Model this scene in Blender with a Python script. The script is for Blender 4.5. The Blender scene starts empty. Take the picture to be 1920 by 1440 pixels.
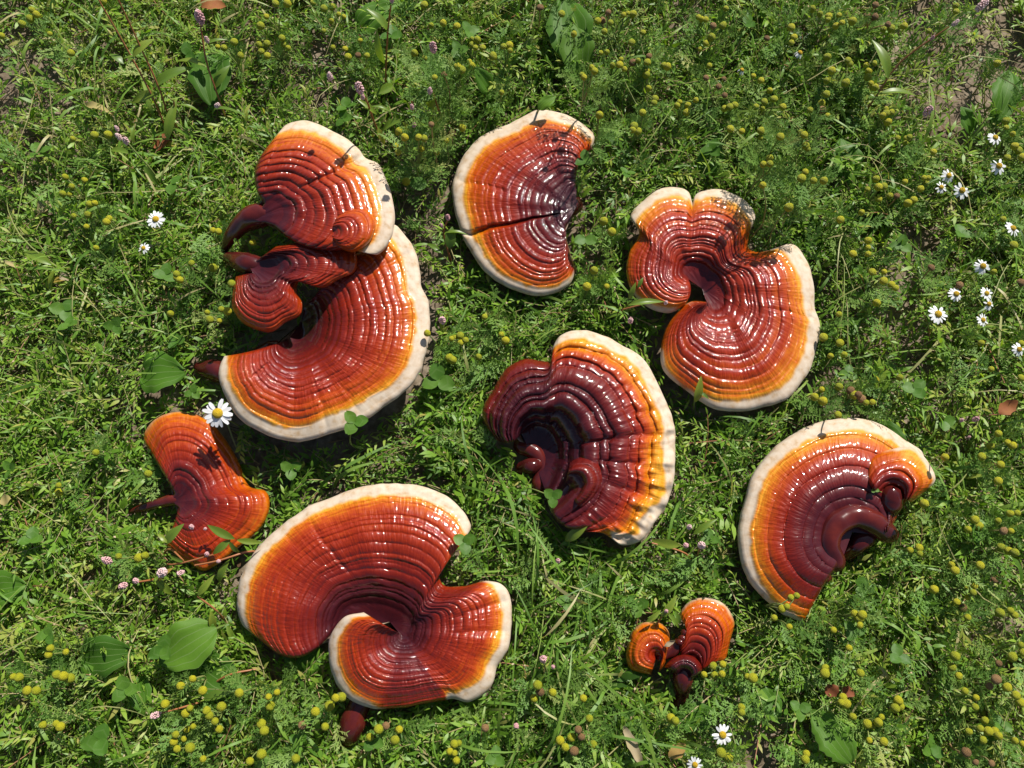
import bpy, math, random
import numpy as np
from mathutils import Matrix, Vector

# ------------------------------------------------------------------ camera, light
S = bpy.context.scene
R = math.radians
PITCH = R(14.0)            # tilt away from straight down
FOC = 1500.0               # focal length in photo pixels (photo is 1920 wide)
DIST = 0.75
TZ = 0.03
CAM = np.array([0.0, -DIST*math.sin(PITCH), DIST*math.cos(PITCH)+TZ])
cam_d = bpy.data.cameras.new('camera'); cam = bpy.data.objects.new('camera', cam_d)
S.collection.objects.link(cam); S.camera = cam
cam.location = CAM; cam.rotation_euler = (PITCH, 0, 0)
cam_d.sensor_fit = 'HORIZONTAL'; cam_d.sensor_width = 36.0; cam_d.lens = FOC*36.0/1920.0
cam_d.clip_start = 0.01; cam_d.clip_end = 300.0

SUN_AZ = math.atan2(0.50, 0.866)      # from +Y towards +X
SUN_EL = R(44)
W = bpy.data.worlds.new('World'); S.world = W; W.use_nodes = True
nt = W.node_tree; bg = nt.nodes['Background']
sky = nt.nodes.new('ShaderNodeTexSky'); sky.sky_type = 'NISHITA'; sky.sun_disc = False
sky.sun_elevation = SUN_EL; sky.sun_rotation = SUN_AZ
nt.links.new(sky.outputs[0], bg.inputs[0]); bg.inputs[1].default_value = 0.06
sl = bpy.data.lights.new('sun', 'SUN'); sun = bpy.data.objects.new('sun', sl); S.collection.objects.link(sun)
sl.energy = 4.6; sl.angle = R(0.53); sl.color = (1.0, 0.955, 0.88)
tosun = Vector((math.sin(SUN_AZ)*math.cos(SUN_EL), math.cos(SUN_AZ)*math.cos(SUN_EL), math.sin(SUN_EL)))
sun.rotation_euler = (-tosun).to_track_quat('-Z', 'Y').to_euler(); sun.location = tosun*5
S.view_settings.view_transform = 'Standard'; S.view_settings.look = 'None'
S.view_settings.exposure = 0.55; S.view_settings.gamma = 1.0; S.view_settings.use_curve_mapping = False

# ------------------------------------------------------------------ helpers
rng = np.random.default_rng(11); random.seed(5)
COL = S.collection
cp, sp_ = math.cos(PITCH), math.sin(PITCH)

def P(px, py, z):
    """photo pixel + height above the soil -> world point(s)"""
    px = np.asarray(px, float); py = np.asarray(py, float); z = np.asarray(z, float)
    dx = (px-960)/FOC; dy = -(py-720)/FOC
    vx = dx; vy = dy*cp+sp_; vz = dy*sp_-cp
    t = (z-CAM[2])/vz
    return np.stack([CAM[0]+t*vx, CAM[1]+t*vy, z+0*t], -1)

def project(p):
    d = np.asarray(p)-CAM
    xx = d[..., 0]; yy = d[..., 1]*cp+d[..., 2]*sp_; zz = d[..., 1]*sp_-d[..., 2]*cp
    return 960+FOC*xx/zz, 720-FOC*yy/zz

def _h(ix, iy, seed):
    v = (ix.astype(np.int64)*374761393 + iy.astype(np.int64)*668265263 + seed*974634777) & 0xffffffff
    v = ((v ^ (v >> 13))*1274126177) & 0xffffffff
    v = v ^ (v >> 16)
    return (v & 0xffff)/32767.5-1.0

def noise(x, y, seed=0):
    x = np.asarray(x, float); y = np.asarray(y, float); x, y = np.broadcast_arrays(x, y)
    ix = np.floor(x); iy = np.floor(y); fx = x-ix; fy = y-iy
    fx = fx*fx*(3-2*fx); fy = fy*fy*(3-2*fy)
    a = _h(ix, iy, seed); b = _h(ix+1, iy, seed); c = _h(ix, iy+1, seed); d = _h(ix+1, iy+1, seed)
    return (a*(1-fx)+b*fx)*(1-fy)+(c*(1-fx)+d*fx)*fy

def fbm(x, y, seed=0, o=3):
    s = 0; a = 1.0
    for k in range(o):
        s = s+a*noise(np.asarray(x)*2**k, np.asarray(y)*2**k, seed+k*17); a *= .5
    return s/1.75

def sstep(a, b, x):
    t = np.clip((x-a)/(b-a), 0, 1); return t*t*(3-2*t)

def new_mesh(name, V, F, mat, attrs=None, normals=None, smooth=True):
    """F: list of int arrays, each (n,k)"""
    me = bpy.data.meshes.new(name)
    V = np.ascontiguousarray(V, np.float32)
    F = [np.asarray(f, np.int32) for f in (F if isinstance(F, list) else [F]) if len(f)]
    nl = sum(f.size for f in F); npoly = sum(len(f) for f in F)
    me.vertices.add(len(V)); me.vertices.foreach_set('co', V.ravel())
    me.loops.add(nl); me.polygons.add(npoly)
    me.loops.foreach_set('vertex_index', np.concatenate([f.ravel() for f in F]))
    tot = np.concatenate([np.full(len(f), f.shape[1], np.int32) for f in F])
    st = np.concatenate([[0], np.cumsum(tot)[:-1]]).astype(np.int32)
    me.polygons.foreach_set('loop_start', st); me.polygons.foreach_set('loop_total', tot)
    me.update(calc_edges=True)
    if attrs:
        for k, v in attrs.items():
            a = me.attributes.new(k, 'FLOAT', 'POINT'); a.data.foreach_set('value', np.ascontiguousarray(v, np.float32).ravel())
    if smooth:
        me.polygons.foreach_set('use_smooth', np.ones(npoly, bool))
    if normals is not None:
        me.normals_split_custom_set_from_vertices(np.ascontiguousarray(normals, np.float32).tolist())
    if mat: me.materials.append(mat)
    return me

def link(name, data, parent=None, mat4=None):
    o = bpy.data.objects.new(name, data); COL.objects.link(o)
    if parent is not None: o.parent = parent
    if mat4 is not None: o.matrix_basis = mat4
    return o

def thing(name, label, cat, loc=(0, 0, 0), group=None):
    o = bpy.data.objects.new(name, None); COL.objects.link(o); o.empty_display_size = 0.01
    o.location = [float(c) for c in loc]
    o['label'] = label; o['category'] = cat
    if group: o['group'] = group
    return o

def frame(d, up=(0, 0, 1), loc=(0, 0, 0), s=(1, 1, 1)):
    x = Vector(d).normalized(); u = Vector(up)
    y = u.cross(x)
    if y.length < 1e-5: y = Vector((0, 1, 0)).cross(x)
    y.normalize(); z = x.cross(y)
    if isinstance(s, (int, float)): s = (s, s, s)
    m = Matrix.Identity(4)
    for i in range(3):
        m[i][0] = x[i]*s[0]; m[i][1] = y[i]*s[1]; m[i][2] = z[i]*s[2]; m[i][3] = float(loc[i])
    return m

def tube(points, radii, n=8, cap=True):
    """verts, faces(list) of a tapered tube with rounded ends"""
    pts = np.asarray(points, float); rad = np.asarray(radii, float)
    if cap:
        d0 = pts[0]-pts[1]; d0 = d0/np.linalg.norm(d0); d1 = pts[-1]-pts[-2]; d1 = d1/np.linalg.norm(d1)
        pts = np.vstack([pts[0]+d0*rad[0]*.95, pts[0]+d0*rad[0]*.7, pts, pts[-1]+d1*rad[-1]*.7, pts[-1]+d1*rad[-1]*.95])
        rad = np.concatenate([[rad[0]*.15, rad[0]*.7], rad, [rad[-1]*.7, rad[-1]*.15]])
    T = np.gradient(pts, axis=0); T /= np.linalg.norm(T, axis=1)[:, None]+1e-12
    ref = np.array([0.3, 0.2, 1.0]); ref /= np.linalg.norm(ref)
    A = np.cross(T, ref); A /= np.linalg.norm(A, axis=1)[:, None]+1e-9
    B = np.cross(T, A)
    th = np.arange(n)/n*2*math.pi
    V = pts[:, None, :]+rad[:, None, None]*(np.cos(th)[None, :, None]*A[:, None, :]+np.sin(th)[None, :, None]*B[:, None, :])
    m = len(pts); i = np.arange(m-1)[:, None]; j = np.arange(n)[None, :]; j2 = (j+1) % n
    F = np.stack([i*n+j, i*n+j2, (i+1)*n+j2, (i+1)*n+j], -1).reshape(-1, 4)
    return V.reshape(-1, 3), F

def spline(points, n):
    """Catmull-Rom through points, chord parametrised"""
    p = np.asarray(points, float)
    if len(p) < 3:
        t = np.linspace(0, 1, n)[:, None]; return p[0]*(1-t)+p[-1]*t
    c = np.concatenate([[0], np.cumsum(np.linalg.norm(np.diff(p[:, :3], axis=0), axis=1)+1e-9)])
    return herm(c, p, np.linspace(0, c[-1], n))

def herm(c, p, x):
    m = np.zeros_like(p); h = np.diff(c)[:, None]; s = np.diff(p, axis=0)/h
    m[1:-1] = (s[:-1]*h[1:]+s[1:]*h[:-1])/(h[1:]+h[:-1]); m[0] = s[0]; m[-1] = s[-1]
    # limit overshoot
    i = np.clip(np.searchsorted(c, x, side='right')-1, 0, len(c)-2)
    hh = (c[i+1]-c[i])[:, None]; t = ((x-c[i])[:, None])/hh
    h00 = 2*t**3-3*t**2+1; h10 = t**3-2*t**2+t; h01 = -2*t**3+3*t**2; h11 = t**3-t**2
    return h00*p[i]+h10*hh*m[i]+h01*p[i+1]+h11*hh*m[i+1]

class Soup:
    """collects verts/faces of many small pieces into one mesh"""
    def __init__(s): s.V = []; s.F = {}; s.T = []; s.n = 0
    def add(s, V, F, tint=0.5):
        V = np.asarray(V, float).reshape(-1, 3)
        for f in (F if isinstance(F, list) else [F]):
            f = np.asarray(f); s.F.setdefault(f.shape[1], []).append(f+s.n)
        s.V.append(V); t = np.broadcast_to(np.asarray(tint, float), (len(V),)); s.T.append(t); s.n += len(V)
    def mesh(s, name, mat, smooth=True):
        return new_mesh(name, np.vstack(s.V), [np.vstack(f) for f in s.F.values()], mat, {'tint': np.concatenate(s.T)}, smooth=smooth)

# ------------------------------------------------------------------ materials
def mat(name):
    m = bpy.data.materials.new(name); m.use_nodes = True
    n = m.node_tree.nodes; l = m.node_tree.links
    return m, n, l, n['Principled BSDF'], n['Material Output']

def ramp(n, stops, interp='LINEAR'):
    r = n.new('ShaderNodeValToRGB'); r.color_ramp.interpolation = interp
    e = r.color_ramp.elements
    while len(e) < len(stops): e.new(0.5)
    for k, (p, c) in enumerate(stops):
        e[k].position = p; e[k].color = (*c, 1)
    return r

def attr(n, name):
    a = n.new('ShaderNodeAttribute'); a.attribute_name = name; return a

def mathn(n, l, op, a, b=None, c=None):
    m = n.new('ShaderNodeMath'); m.operation = op
    for i, v in enumerate((a, b, c)):
        if v is None: continue
        if isinstance(v, (int, float)): m.inputs[i].default_value = v
        else: l.new(v, m.inputs[i])
    return m.outputs[0]

def leaf_material(name, stops, transl=0.35, rough=0.42, spec=0.4, mark=None, veins=None):
    m, n, l, b, out = mat(name)
    a = attr(n, 'tint')
    geo = n.new('ShaderNodeNewGeometry')
    tc = n.new('ShaderNodeTexCoord')
    nz = n.new('ShaderNodeTexNoise'); nz.inputs['Scale'].default_value = 180; nz.inputs['Detail'].default_value = 2
    l.new(geo.outputs['Position'], nz.inputs['Vector'])
    oi = n.new('ShaderNodeObjectInfo')
    f = mathn(n, l, 'MULTIPLY_ADD', nz.outputs[0], 0.22, -0.11)
    f = mathn(n, l, 'ADD', f, a.outputs['Fac'])
    f = mathn(n, l, 'ADD', f, mathn(n, l, 'MULTIPLY_ADD', oi.outputs['Random'], 0.24, -0.12))
    r = ramp(n, stops); l.new(f, r.inputs[0]); colr = r.outputs[0]
    if mark or veins:
        ly = attr(n, 'ly').outputs['Fac']; lx = attr(n, 'lx').outputs['Fac']
        if mark:      # pale chevron of a clover leaflet
            k = mathn(n, l, 'ABSOLUTE', mathn(n, l, 'SUBTRACT', lx, mathn(n, l, 'MULTIPLY_ADD', mathn(n, l, 'ABSOLUTE', ly), -0.32, 0.62)))
            k = mathn(n, l, 'MULTIPLY', mathn(n, l, 'LESS_THAN', k, 0.055), 0.22)
        else:         # lighter veins
            w = mathn(n, l, 'ABSOLUTE', mathn(n, l, 'SINE', mathn(n, l, 'MULTIPLY', ly, 9.4)))
            k = mathn(n, l, 'MULTIPLY', mathn(n, l, 'LESS_THAN', w, 0.16), 0.7)
        mx = n.new('ShaderNodeMix'); mx.data_type = 'RGBA'
        l.new(k, mx.inputs['Factor']); l.new(colr, mx.inputs['A']); mx.inputs['B'].default_value = (0.17, 0.26, 0.08, 1)
        colr = mx.outputs['Result']
    l.new(colr, b.inputs['Base Color'])
    b.inputs['Roughness'].default_value = rough; b.inputs['Specular IOR Level'].default_value = spec
    tr = n.new('ShaderNodeBsdfTranslucent')
    g = n.new('ShaderNodeMix'); g.data_type = 'RGBA'; g.blend_type = 'MULTIPLY'; g.inputs['Factor'].default_value = 1
    l.new(colr, g.inputs['A']); g.inputs['B'].default_value = (1.5, 1.45, 0.55, 1); l.new(g.outputs['Result'], tr.inputs[0])
    mix = n.new('ShaderNodeMixShader'); mix.inputs[0].default_value = transl
    l.new(b.outputs[0], mix.inputs[1]); l.new(tr.outputs[0], mix.inputs[2]); l.new(mix.outputs[0], out.inputs[0])
    return m

GREEN = [(0.0, (0.038, 0.095, 0.010)), (0.3, (0.090, 0.200, 0.016)), (0.6, (0.165, 0.310, 0.026)), (0.85, (0.270, 0.390, 0.046)), (1.0, (0.40, 0.37, 0.10))]
M_KNOT = leaf_material('knotweed_leaf', GREEN, 0.38, 0.46, 0.4)
M_STEM = leaf_material('weed_stem', [(0, (0.10, 0.17, 0.035)), (0.45, (0.24, 0.28, 0.08)), (0.75, (0.36, 0.30, 0.14)), (1, (0.34, 0.15, 0.08))], 0.15)
M_FEATH = leaf_material('feathery_leaf', [(0, (0.06, 0.14, 0.02)), (0.5, (0.13, 0.25, 0.045)), (0.85, (0.22, 0.33, 0.075)), (1, (0.38, 0.35, 0.12))], 0.3, 0.55, 0.3)
M_GRASS = leaf_material('grass_blade', [(0, (0.045, 0.11, 0.014)), (0.5, (0.125, 0.25, 0.028)), (0.8, (0.22, 0.33, 0.055)), (1, (0.42, 0.37, 0.17))], 0.33, 0.48, 0.4)
M_DRY = leaf_material('dry_litter', [(0, (0.055, 0.032, 0.018)), (0.4, (0.17, 0.10, 0.05)), (0.75, (0.30, 0.21, 0.11)), (1, (0.48, 0.39, 0.24))], 0.12, 0.7, 0.2)
M_CLOVER = leaf_material('clover_leaflet', [(0, (0.030, 0.085, 0.012)), (0.5, (0.070, 0.170, 0.018)), (1, (0.13, 0.25, 0.028))], 0.36, 0.52, 0.3, mark=True)
M_PLANT = leaf_material('plantain_blade', [(0, (0.035, 0.10, 0.010)), (0.5, (0.075, 0.18, 0.015)), (1, (0.14, 0.26, 0.026))], 0.34, 0.55, 0.22, veins=True)
M_LANCE = leaf_material('lance_leaf', [(0, (0.06, 0.125, 0.018)), (0.5, (0.13, 0.22, 0.025)), (0.85, (0.23, 0.29, 0.035)), (1, (0.42, 0.30, 0.07))], 0.38, 0.38, 0.45)
M_REDSTEM = leaf_material('red_stem', [(0, (0.24, 0.07, 0.03)), (0.6, (0.38, 0.16, 0.06)), (1, (0.30, 0.26, 0.08))], 0.08, 0.4)

def simple(name, stops, scale, rough=0.5, bump=0.0, bscale=600, spec=0.4, transl=0.0, rnd=0.3):
    m, n, l, b, out = mat(name)
    tc = n.new('ShaderNodeTexCoord'); nz = n.new('ShaderNodeTexNoise'); nz.inputs['Scale'].default_value = scale; nz.inputs['Detail'].default_value = 4
    l.new(tc.outputs['Object'], nz.inputs['Vector'])
    oi = n.new('ShaderNodeObjectInfo')
    f = mathn(n, l, 'ADD', nz.outputs[0], mathn(n, l, 'MULTIPLY_ADD', oi.outputs['Random'], rnd, -rnd/2))
    r = ramp(n, stops); l.new(f, r.inputs[0]); l.new(r.outputs[0], b.inputs['Base Color'])
    b.inputs['Roughness'].default_value = rough; b.inputs['Specular IOR Level'].default_value = spec
    if bump:
        vo = n.new('ShaderNodeTexVoronoi'); vo.inputs['Scale'].default_value = bscale; l.new(tc.outputs['Object'], vo.inputs['Vector'])
        bp = n.new('ShaderNodeBump'); bp.inputs['Strength'].default_value = bump; bp.inputs['Distance'].default_value = 0.0006
        bp.invert = True
        l.new(vo.outputs['Distance'], bp.inputs['Height']); l.new(bp.outputs[0], b.inputs['Normal'])
    if transl:
        tr = n.new('ShaderNodeBsdfTranslucent'); l.new(r.outputs[0], tr.inputs[0])
        mx = n.new('ShaderNodeMixShader'); mx.inputs[0].default_value = transl
        l.new(b.outputs[0], mx.inputs[1]); l.new(tr.outputs[0], mx.inputs[2]); l.new(mx.outputs[0], out.inputs[0])
    return m

M_HEAD = simple('green_yellow_cone', [(0.25, (0.21, 0.26, 0.010)), (0.5, (0.38, 0.39, 0.012)), (0.8, (0.55, 0.46, 0.012))], 300, 0.55, 0.8, 1300)
M_HEADB = simple('brown_cone', [(0.25, (0.16, 0.085, 0.03)), (0.6, (0.32, 0.18, 0.07)), (0.9, (0.42, 0.28, 0.13))], 400, 0.7, 0.9, 1200)
M_DISC = simple('daisy_disc', [(0.2, (0.50, 0.30, 0.008)), (0.6, (0.72, 0.46, 0.012)), (0.9, (0.78, 0.56, 0.03))], 300, 0.6, 0.9, 1200)
M_PETAL = simple('white_petal', [(0.2, (0.74, 0.75, 0.76)), (0.8, (0.84, 0.84, 0.83))], 200, 0.5, transl=0.25)
M_PINK = simple('pink_buds', [(0.2, (0.46, 0.20, 0.22)), (0.5, (0.60, 0.36, 0.36)), (0.85, (0.74, 0.62, 0.58))], 900, 0.55)
M_LOBST = simple('lacquered_stem', [(0.2, (0.030, 0.005, 0.006)), (0.5, (0.075, 0.010, 0.009)), (0.85, (0.15, 0.020, 0.010))], 60, 0.16, spec=0.5, rnd=0.0, bump=0.25, bscale=70)

# soil
def soil_material():
    m, n, l, b, out = mat('soil')
    tc = n.new('ShaderNodeTexCoord')
    n1 = n.new('ShaderNodeTexNoise'); n1.inputs['Scale'].default_value = 9; n1.inputs['Detail'].default_value = 6
    n2 = n.new('ShaderNodeTexNoise'); n2.inputs['Scale'].default_value = 140; n2.inputs['Detail'].default_value = 6
    for k in (n1, n2): l.new(tc.outputs['Object'], k.inputs['Vector'])
    f = mathn(n, l, 'ADD', mathn(n, l, 'MULTIPLY', n1.outputs[0], 0.5), mathn(n, l, 'MULTIPLY', n2.outputs[0], 0.5))
    ln_ = n.new('ShaderNodeVectorMath'); ln_.operation = 'LENGTH'; l.new(tc.outputs['Object'], ln_.inputs[0])
    far = n.new('ShaderNodeMapRange'); far.inputs['From Min'].default_value = 1.0; far.inputs['From Max'].default_value = 1.5; l.new(ln_.outputs['Value'], far.inputs['Value'])
    gr = ramp(n, [(0.32, (0.045, 0.05, 0.018)), (0.5, (0.08, 0.12, 0.022)), (0.68, (0.15, 0.20, 0.04))]); l.new(f, gr.inputs[0])
    r = ramp(n, [(0.30, (0.055, 0.038, 0.025)), (0.5, (0.17, 0.13, 0.09)), (0.68, (0.31, 0.25, 0.185))]); l.new(f, r.inputs[0])
    mg = n.new('ShaderNodeMix'); mg.data_type = 'RGBA'; l.new(far.outputs[0], mg.inputs['Factor']); l.new(r.outputs[0], mg.inputs['A']); l.new(gr.outputs[0], mg.inputs['B'])
    l.new(mg.outputs['Result'], b.inputs['Base Color'])
    b.inputs['Roughness'].default_value = 0.9; b.inputs['Specular IOR Level'].default_value = 0.15
    bp = n.new('ShaderNodeBump'); bp.inputs['Strength'].default_value = 0.7; bp.inputs['Distance'].default_value = 0.003
    l.new(n2.outputs[0], bp.inputs['Height']); l.new(bp.outputs[0], b.inputs['Normal'])
    return m
M_SOIL = soil_material()

def cap_material():
    m, n, l, b, out = mat('lacquered_cap')
    age = attr(n, 'age').outputs['Fac']; wh = attr(n, 'white').outputs['Fac']
    au = attr(n, 'gu').outputs['Fac']; at = attr(n, 'gt').outputs['Fac']      # millimetres along / across the growth
    geo = n.new('ShaderNodeNewGeometry')
    cm = n.new('ShaderNodeCombineXYZ'); l.new(au, cm.inputs[0]); l.new(at, cm.inputs[1])
    def nz(scale, detail, vec, rough=0.5):
        k = n.new('ShaderNodeTexNoise'); k.inputs['Scale'].default_value = scale; k.inputs['Detail'].default_value = detail
        k.inputs['Roughness'].default_value = rough
        l.new(vec, k.inputs['Vector']); return k.outputs[0]
    mp = n.new('ShaderNodeMapping'); mp.inputs['Scale'].default_value = (0.22, 0.8, 1); l.new(cm.outputs[0], mp.inputs[0])   # radial streaks
    mp2 = n.new('ShaderNodeMapping'); mp2.inputs['Scale'].default_value = (0.9, 0.10, 1); l.new(cm.outputs[0], mp2.inputs[0])  # concentric streaks
    streak = nz(0.9, 3, mp.outputs[0]); conc = nz(0.8, 3, mp2.outputs[0]); blot = nz(45, 4, geo.outputs['Position'])
    f = mathn(n, l, 'ADD', age, mathn(n, l, 'MULTIPLY_ADD', streak, 0.16, -0.08))
    f = mathn(n, l, 'ADD', f, mathn(n, l, 'MULTIPLY_ADD', conc, 0.26, -0.13))
    f = mathn(n, l, 'ADD', f, mathn(n, l, 'MULTIPLY_ADD', blot, 0.14, -0.07))
    r = ramp(n, [(0.0, (0.034, 0.005, 0.009)), (0.22, (0.072, 0.007, 0.008)), (0.45, (0.155, 0.010, 0.004)), (0.64, (0.265, 0.021, 0.002)),
                 (0.78, (0.38, 0.056, 0.002)), (0.90, (0.51, 0.140, 0.003)), (1.0, (0.63, 0.29, 0.02))])
    l.new(f, r.inputs[0])
    # pale growing margin
    wn = nz(160, 4, geo.outputs['Position'])
    rw = ramp(n, [(0.28, (0.42, 0.29, 0.17)), (0.42, (0.50, 0.39, 0.28)), (0.62, (0.56, 0.465, 0.36))]); l.new(wn, rw.inputs[0])
    mx = n.new('ShaderNodeMix'); mx.data_type = 'RGBA'
    wf = mathn(n, l, 'ADD', wh, mathn(n, l, 'MULTIPLY', mathn(n, l, 'MULTIPLY_ADD', streak, 0.7, -0.35), mathn(n, l, 'MULTIPLY', wh, mathn(n, l, 'SUBTRACT', 1.0, wh))))
    l.new(wf, mx.inputs['Factor']); l.new(r.outputs[0], mx.inputs['A']); l.new(rw.outputs[0], mx.inputs['B'])
    l.new(mx.outputs['Result'], b.inputs['Base Color'])
    rg = n.new('ShaderNodeMapRange'); rg.inputs['To Min'].default_value = 0.42; rg.inputs['To Max'].default_value = 0.62
    l.new(wh, rg.inputs['Value'])
    l.new(mathn(n, l, 'ADD', rg.outputs[0], mathn(n, l, 'MULTIPLY_ADD', blot, 0.2, -0.1)), b.inputs['Roughness'])
    l.new(mathn(n, l, 'MULTIPLY_ADD', wh, -0.8, 0.8), b.inputs['Coat Weight']); b.inputs['Coat Roughness'].default_value = 0.06
    b.inputs['Specular IOR Level'].default_value = 0.12
    # fine radial wrinkles break the gloss into dashes
    mp3 = n.new('ShaderNodeMapping'); mp3.inputs['Scale'].default_value = (0.10, 0.21, 1); l.new(cm.outputs[0], mp3.inputs[0])
    fine = nz(1.0, 2, mp3.outputs[0], 0.4)
    bp = n.new('ShaderNodeBump'); bp.inputs['Strength'].default_value = 0.75; bp.inputs['Distance'].default_value = 0.0014
    l.new(mathn(n, l, 'MULTIPLY', attr(n, 'gb').outputs['Fac'], 0.68), bp.inputs['Strength'])
    l.new(fine, bp.inputs['Height']); l.new(bp.outputs[0], b.inputs['Normal']); l.new(bp.outputs[0], b.inputs['Coat Normal'])
    return m
M_CAP = cap_material()

# ------------------------------------------------------------------ mushrooms
G = 0.002; GX0, GY0, GN, GM = -0.9, -0.75, 900, 850        # 2 mm map of where the caps lie
cap_top = np.zeros((GN, GM), np.float32); cap_bot = np.full((GN, GM), 9.0, np.float32)

def gi(x, y):
    return (np.clip(((np.asarray(x)-GX0)/G).astype(int), 0, GN-1), np.clip(((np.asarray(y)-GY0)/G).astype(int), 0, GM-1))

def loft(parent, name, fr, spokes, prof, hub=None, rings=16, amp=1.3, ages=((0, 0), (0.5, 0.5), (1, 1)), bare=0.82, seed=1,
         folds=(), thick=13.0, re=5.5, hubu=0.1, wob=1.0, undul=1.5, knob=0.0, sharp=0.55, rimname='rim', spread=0.06, rs0=0.02, ruffle=None):
    """A fan-shaped cap grown from an inner line (stem side) to an outer margin. spokes: [ix,iy,ox,oy,white,dz(,mx,my)] in the
    pixels of a crop fr=(x0,y0,scale); prof: heights in mm at u=0,.33,.67,1."""
    x0, y0, sc = fr
    rows = []
    for s in spokes:
        ix, iy, ox, oy, w, dz = s[:6]
        mx, my = (s[6], s[7]) if len(s) > 6 else ((ix+ox)/2, (iy+oy)/2)
        rows.append([x0+ix/sc, y0+iy/sc, x0+mx/sc, y0+my/sc, x0+ox/sc, y0+oy/sc, w/sc, dz])
    A = np.array(rows)
    ch = np.linalg.norm(np.diff(A[:, 4:6], axis=0), axis=1)+0.35*np.linalg.norm(np.diff(A[:, 2:4], axis=0), axis=1)+2.0
    c = np.concatenate([[0], np.cumsum(ch)])
    MM = 0.5                                             # about half a millimetre per photo pixel
    Nt = int(np.clip(c[-1]*MM/1.7, 24, 700))
    a = herm(c, A, np.linspace(0, c[-1], Nt))
    def soft(v_, sg):
        k_ = np.exp(-.5*(np.arange(-4*sg, 4*sg+1)/sg)**2); k_ /= k_.sum(); w_ = np.pad(v_, ((4*sg, 4*sg), (0, 0)), mode='reflect', reflect_type='odd') if len(v_) > 4*sg+1 else None
        return v_ if w_ is None else np.stack([np.convolve(w_[:, q_], k_, mode='valid') for q_ in range(v_.shape[1])], 1)
    a[:, 4:6] = soft(a[:, 4:6], 1); a[:, 0:2] = soft(a[:, 0:2], 7)
    dm = a[:, 2:4]-(a[:, 0:2]+a[:, 4:6])/2; a[:, 2:4] = (a[:, 0:2]+a[:, 4:6])/2+soft(dm, 5)
    tt = np.linspace(0, c[-1], Nt)*MM
    L = np.hypot(a[:, 4]-a[:, 0], a[:, 5]-a[:, 1])*MM
    Nu = int(np.clip(np.percentile(L, 85)/0.72, 30, 230))
    u = np.linspace(0, 1, Nu)
    u2 = u[None, :]
    # wavy margin
    jag = 1+0.004*noise(tt/9, 0*tt, seed+3)+0.010*noise(tt/26, 0*tt, seed+4)
    o = a[:, 0:2]+(a[:, 4:6]-a[:, 0:2])*jag[:, None]
    ctrl = 2*a[:, 2:4]-(a[:, 0:2]+o)/2
    if hub is not None:
        v = np.clip((u2-hubu)/(1-hubu), 0, 1)
    else: v = np.broadcast_to(u2, (1, Nu))
    bx = (1-v)**2*a[:, 0:1]+2*v*(1-v)*ctrl[:, 0:1]+v*v*o[:, 0:1]
    by = (1-v)**2*a[:, 1:2]+2*v*(1-v)*ctrl[:, 1:2]+v*v*o[:, 1:2]
    if Nt > 80:
        kq = sstep(.55, .97, u2); bx = soft(bx, 9)*(1-kq)+bx*kq; by = soft(by, 9)*(1-kq)+by*kq
    if hub is not None:
        hx, hy = x0+hub[0]/sc, y0+hub[1]/sc
        k = np.clip(u2/hubu, 0, 1); bx = hx+(bx-hx)*k; by = hy+(by-hy)*k
    pz = np.array(prof, float); kn = np.linspace(0, 1, len(pz))
    zb = herm(kn, pz[:, None], u)[:, 0][None, :]+a[:, 7:8]*sstep(0.05, 0.75, u2)
    U = np.broadcast_to(u2, zb.shape); T = np.broadcast_to(tt[:, None], zb.shape)
    # rings
    r = np.random.default_rng(seed)
    wd = r.uniform(0.55, 1.7, rings); ra = r.uniform(0.35, 1.25, rings); e = np.concatenate([[0], np.cumsum(wd)]); e = e/e[-1]
    ui = U+wob*(0.0035*noise(T/9, U*9, seed+7)+0.012*noise(T/38, U*3, seed+8))*sstep(0, .15, U)*sstep(1.02, .9, U)
    zf = np.zeros_like(zb); shift = np.zeros_like(zb)
    for (ft, fu0, fu1, dep, wid, sh) in folds:           # creases along the growth direction
        tc = ft*tt[-1]+5*noise(U*3, 0*U, seed+31)+2*noise(U*11, 0*U, seed+32)
        wid = wid*1.5 if dep < 5.2 else wid; g = 0.6*np.exp(-(abs(T-tc)/wid)**1.3) if dep < 5.2 else np.exp(-((T-tc)/wid)**2); g = g*sstep(fu0-.06, fu0+.06, U)*sstep(fu1+.06, fu1-.06, U)
        zf -= dep*g; shift += sh*sstep(-wid*1.2, wid*1.2, T-tc)*sstep(fu0-.05, fu0+.05, U)*np.exp(-np.clip(T-tc, 0, 999)/40)
    ui = np.clip(ui+shift, 0, 0.9999)
    k = np.clip(np.searchsorted(e, ui, side='right')-1, 0, rings-1)
    s = (ui-e[k])/(e[k+1]-e[k])
    bul = np.clip(4*s*(1-s), 0, 1)**sharp
    rh = amp*ra[k]*np.clip(wd[k], 0.55, 1.3)*(0.95+0.45*noise(T/34, k*3.3, seed+9))
    zr = rh*bul+amp*0.35*(1-s)
    zr = zr*sstep(rs0, rs0+0.12, U)*(1-.35*sstep(.7, .95, U))
    dout = (1-U)*np.maximum(L, 8)[:, None]
    wmm = np.maximum(a[:, 6:7], 0)*MM
    zr = zr*(1-0.85*sstep(2.5, -2.0, dout-wmm)*sstep(0.5, 3, wmm))
    if knob: zr = zr+knob*np.clip(noise(T/7, ui*rings*0.9, seed+40), 0, 1)*sstep(.3, .7, U)
    zu = undul*(noise(T/38, U*2.2, seed+12)+0.18*noise(T/14, U*6, seed+13))*sstep(0, .4, U)
    ruf = 0
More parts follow.
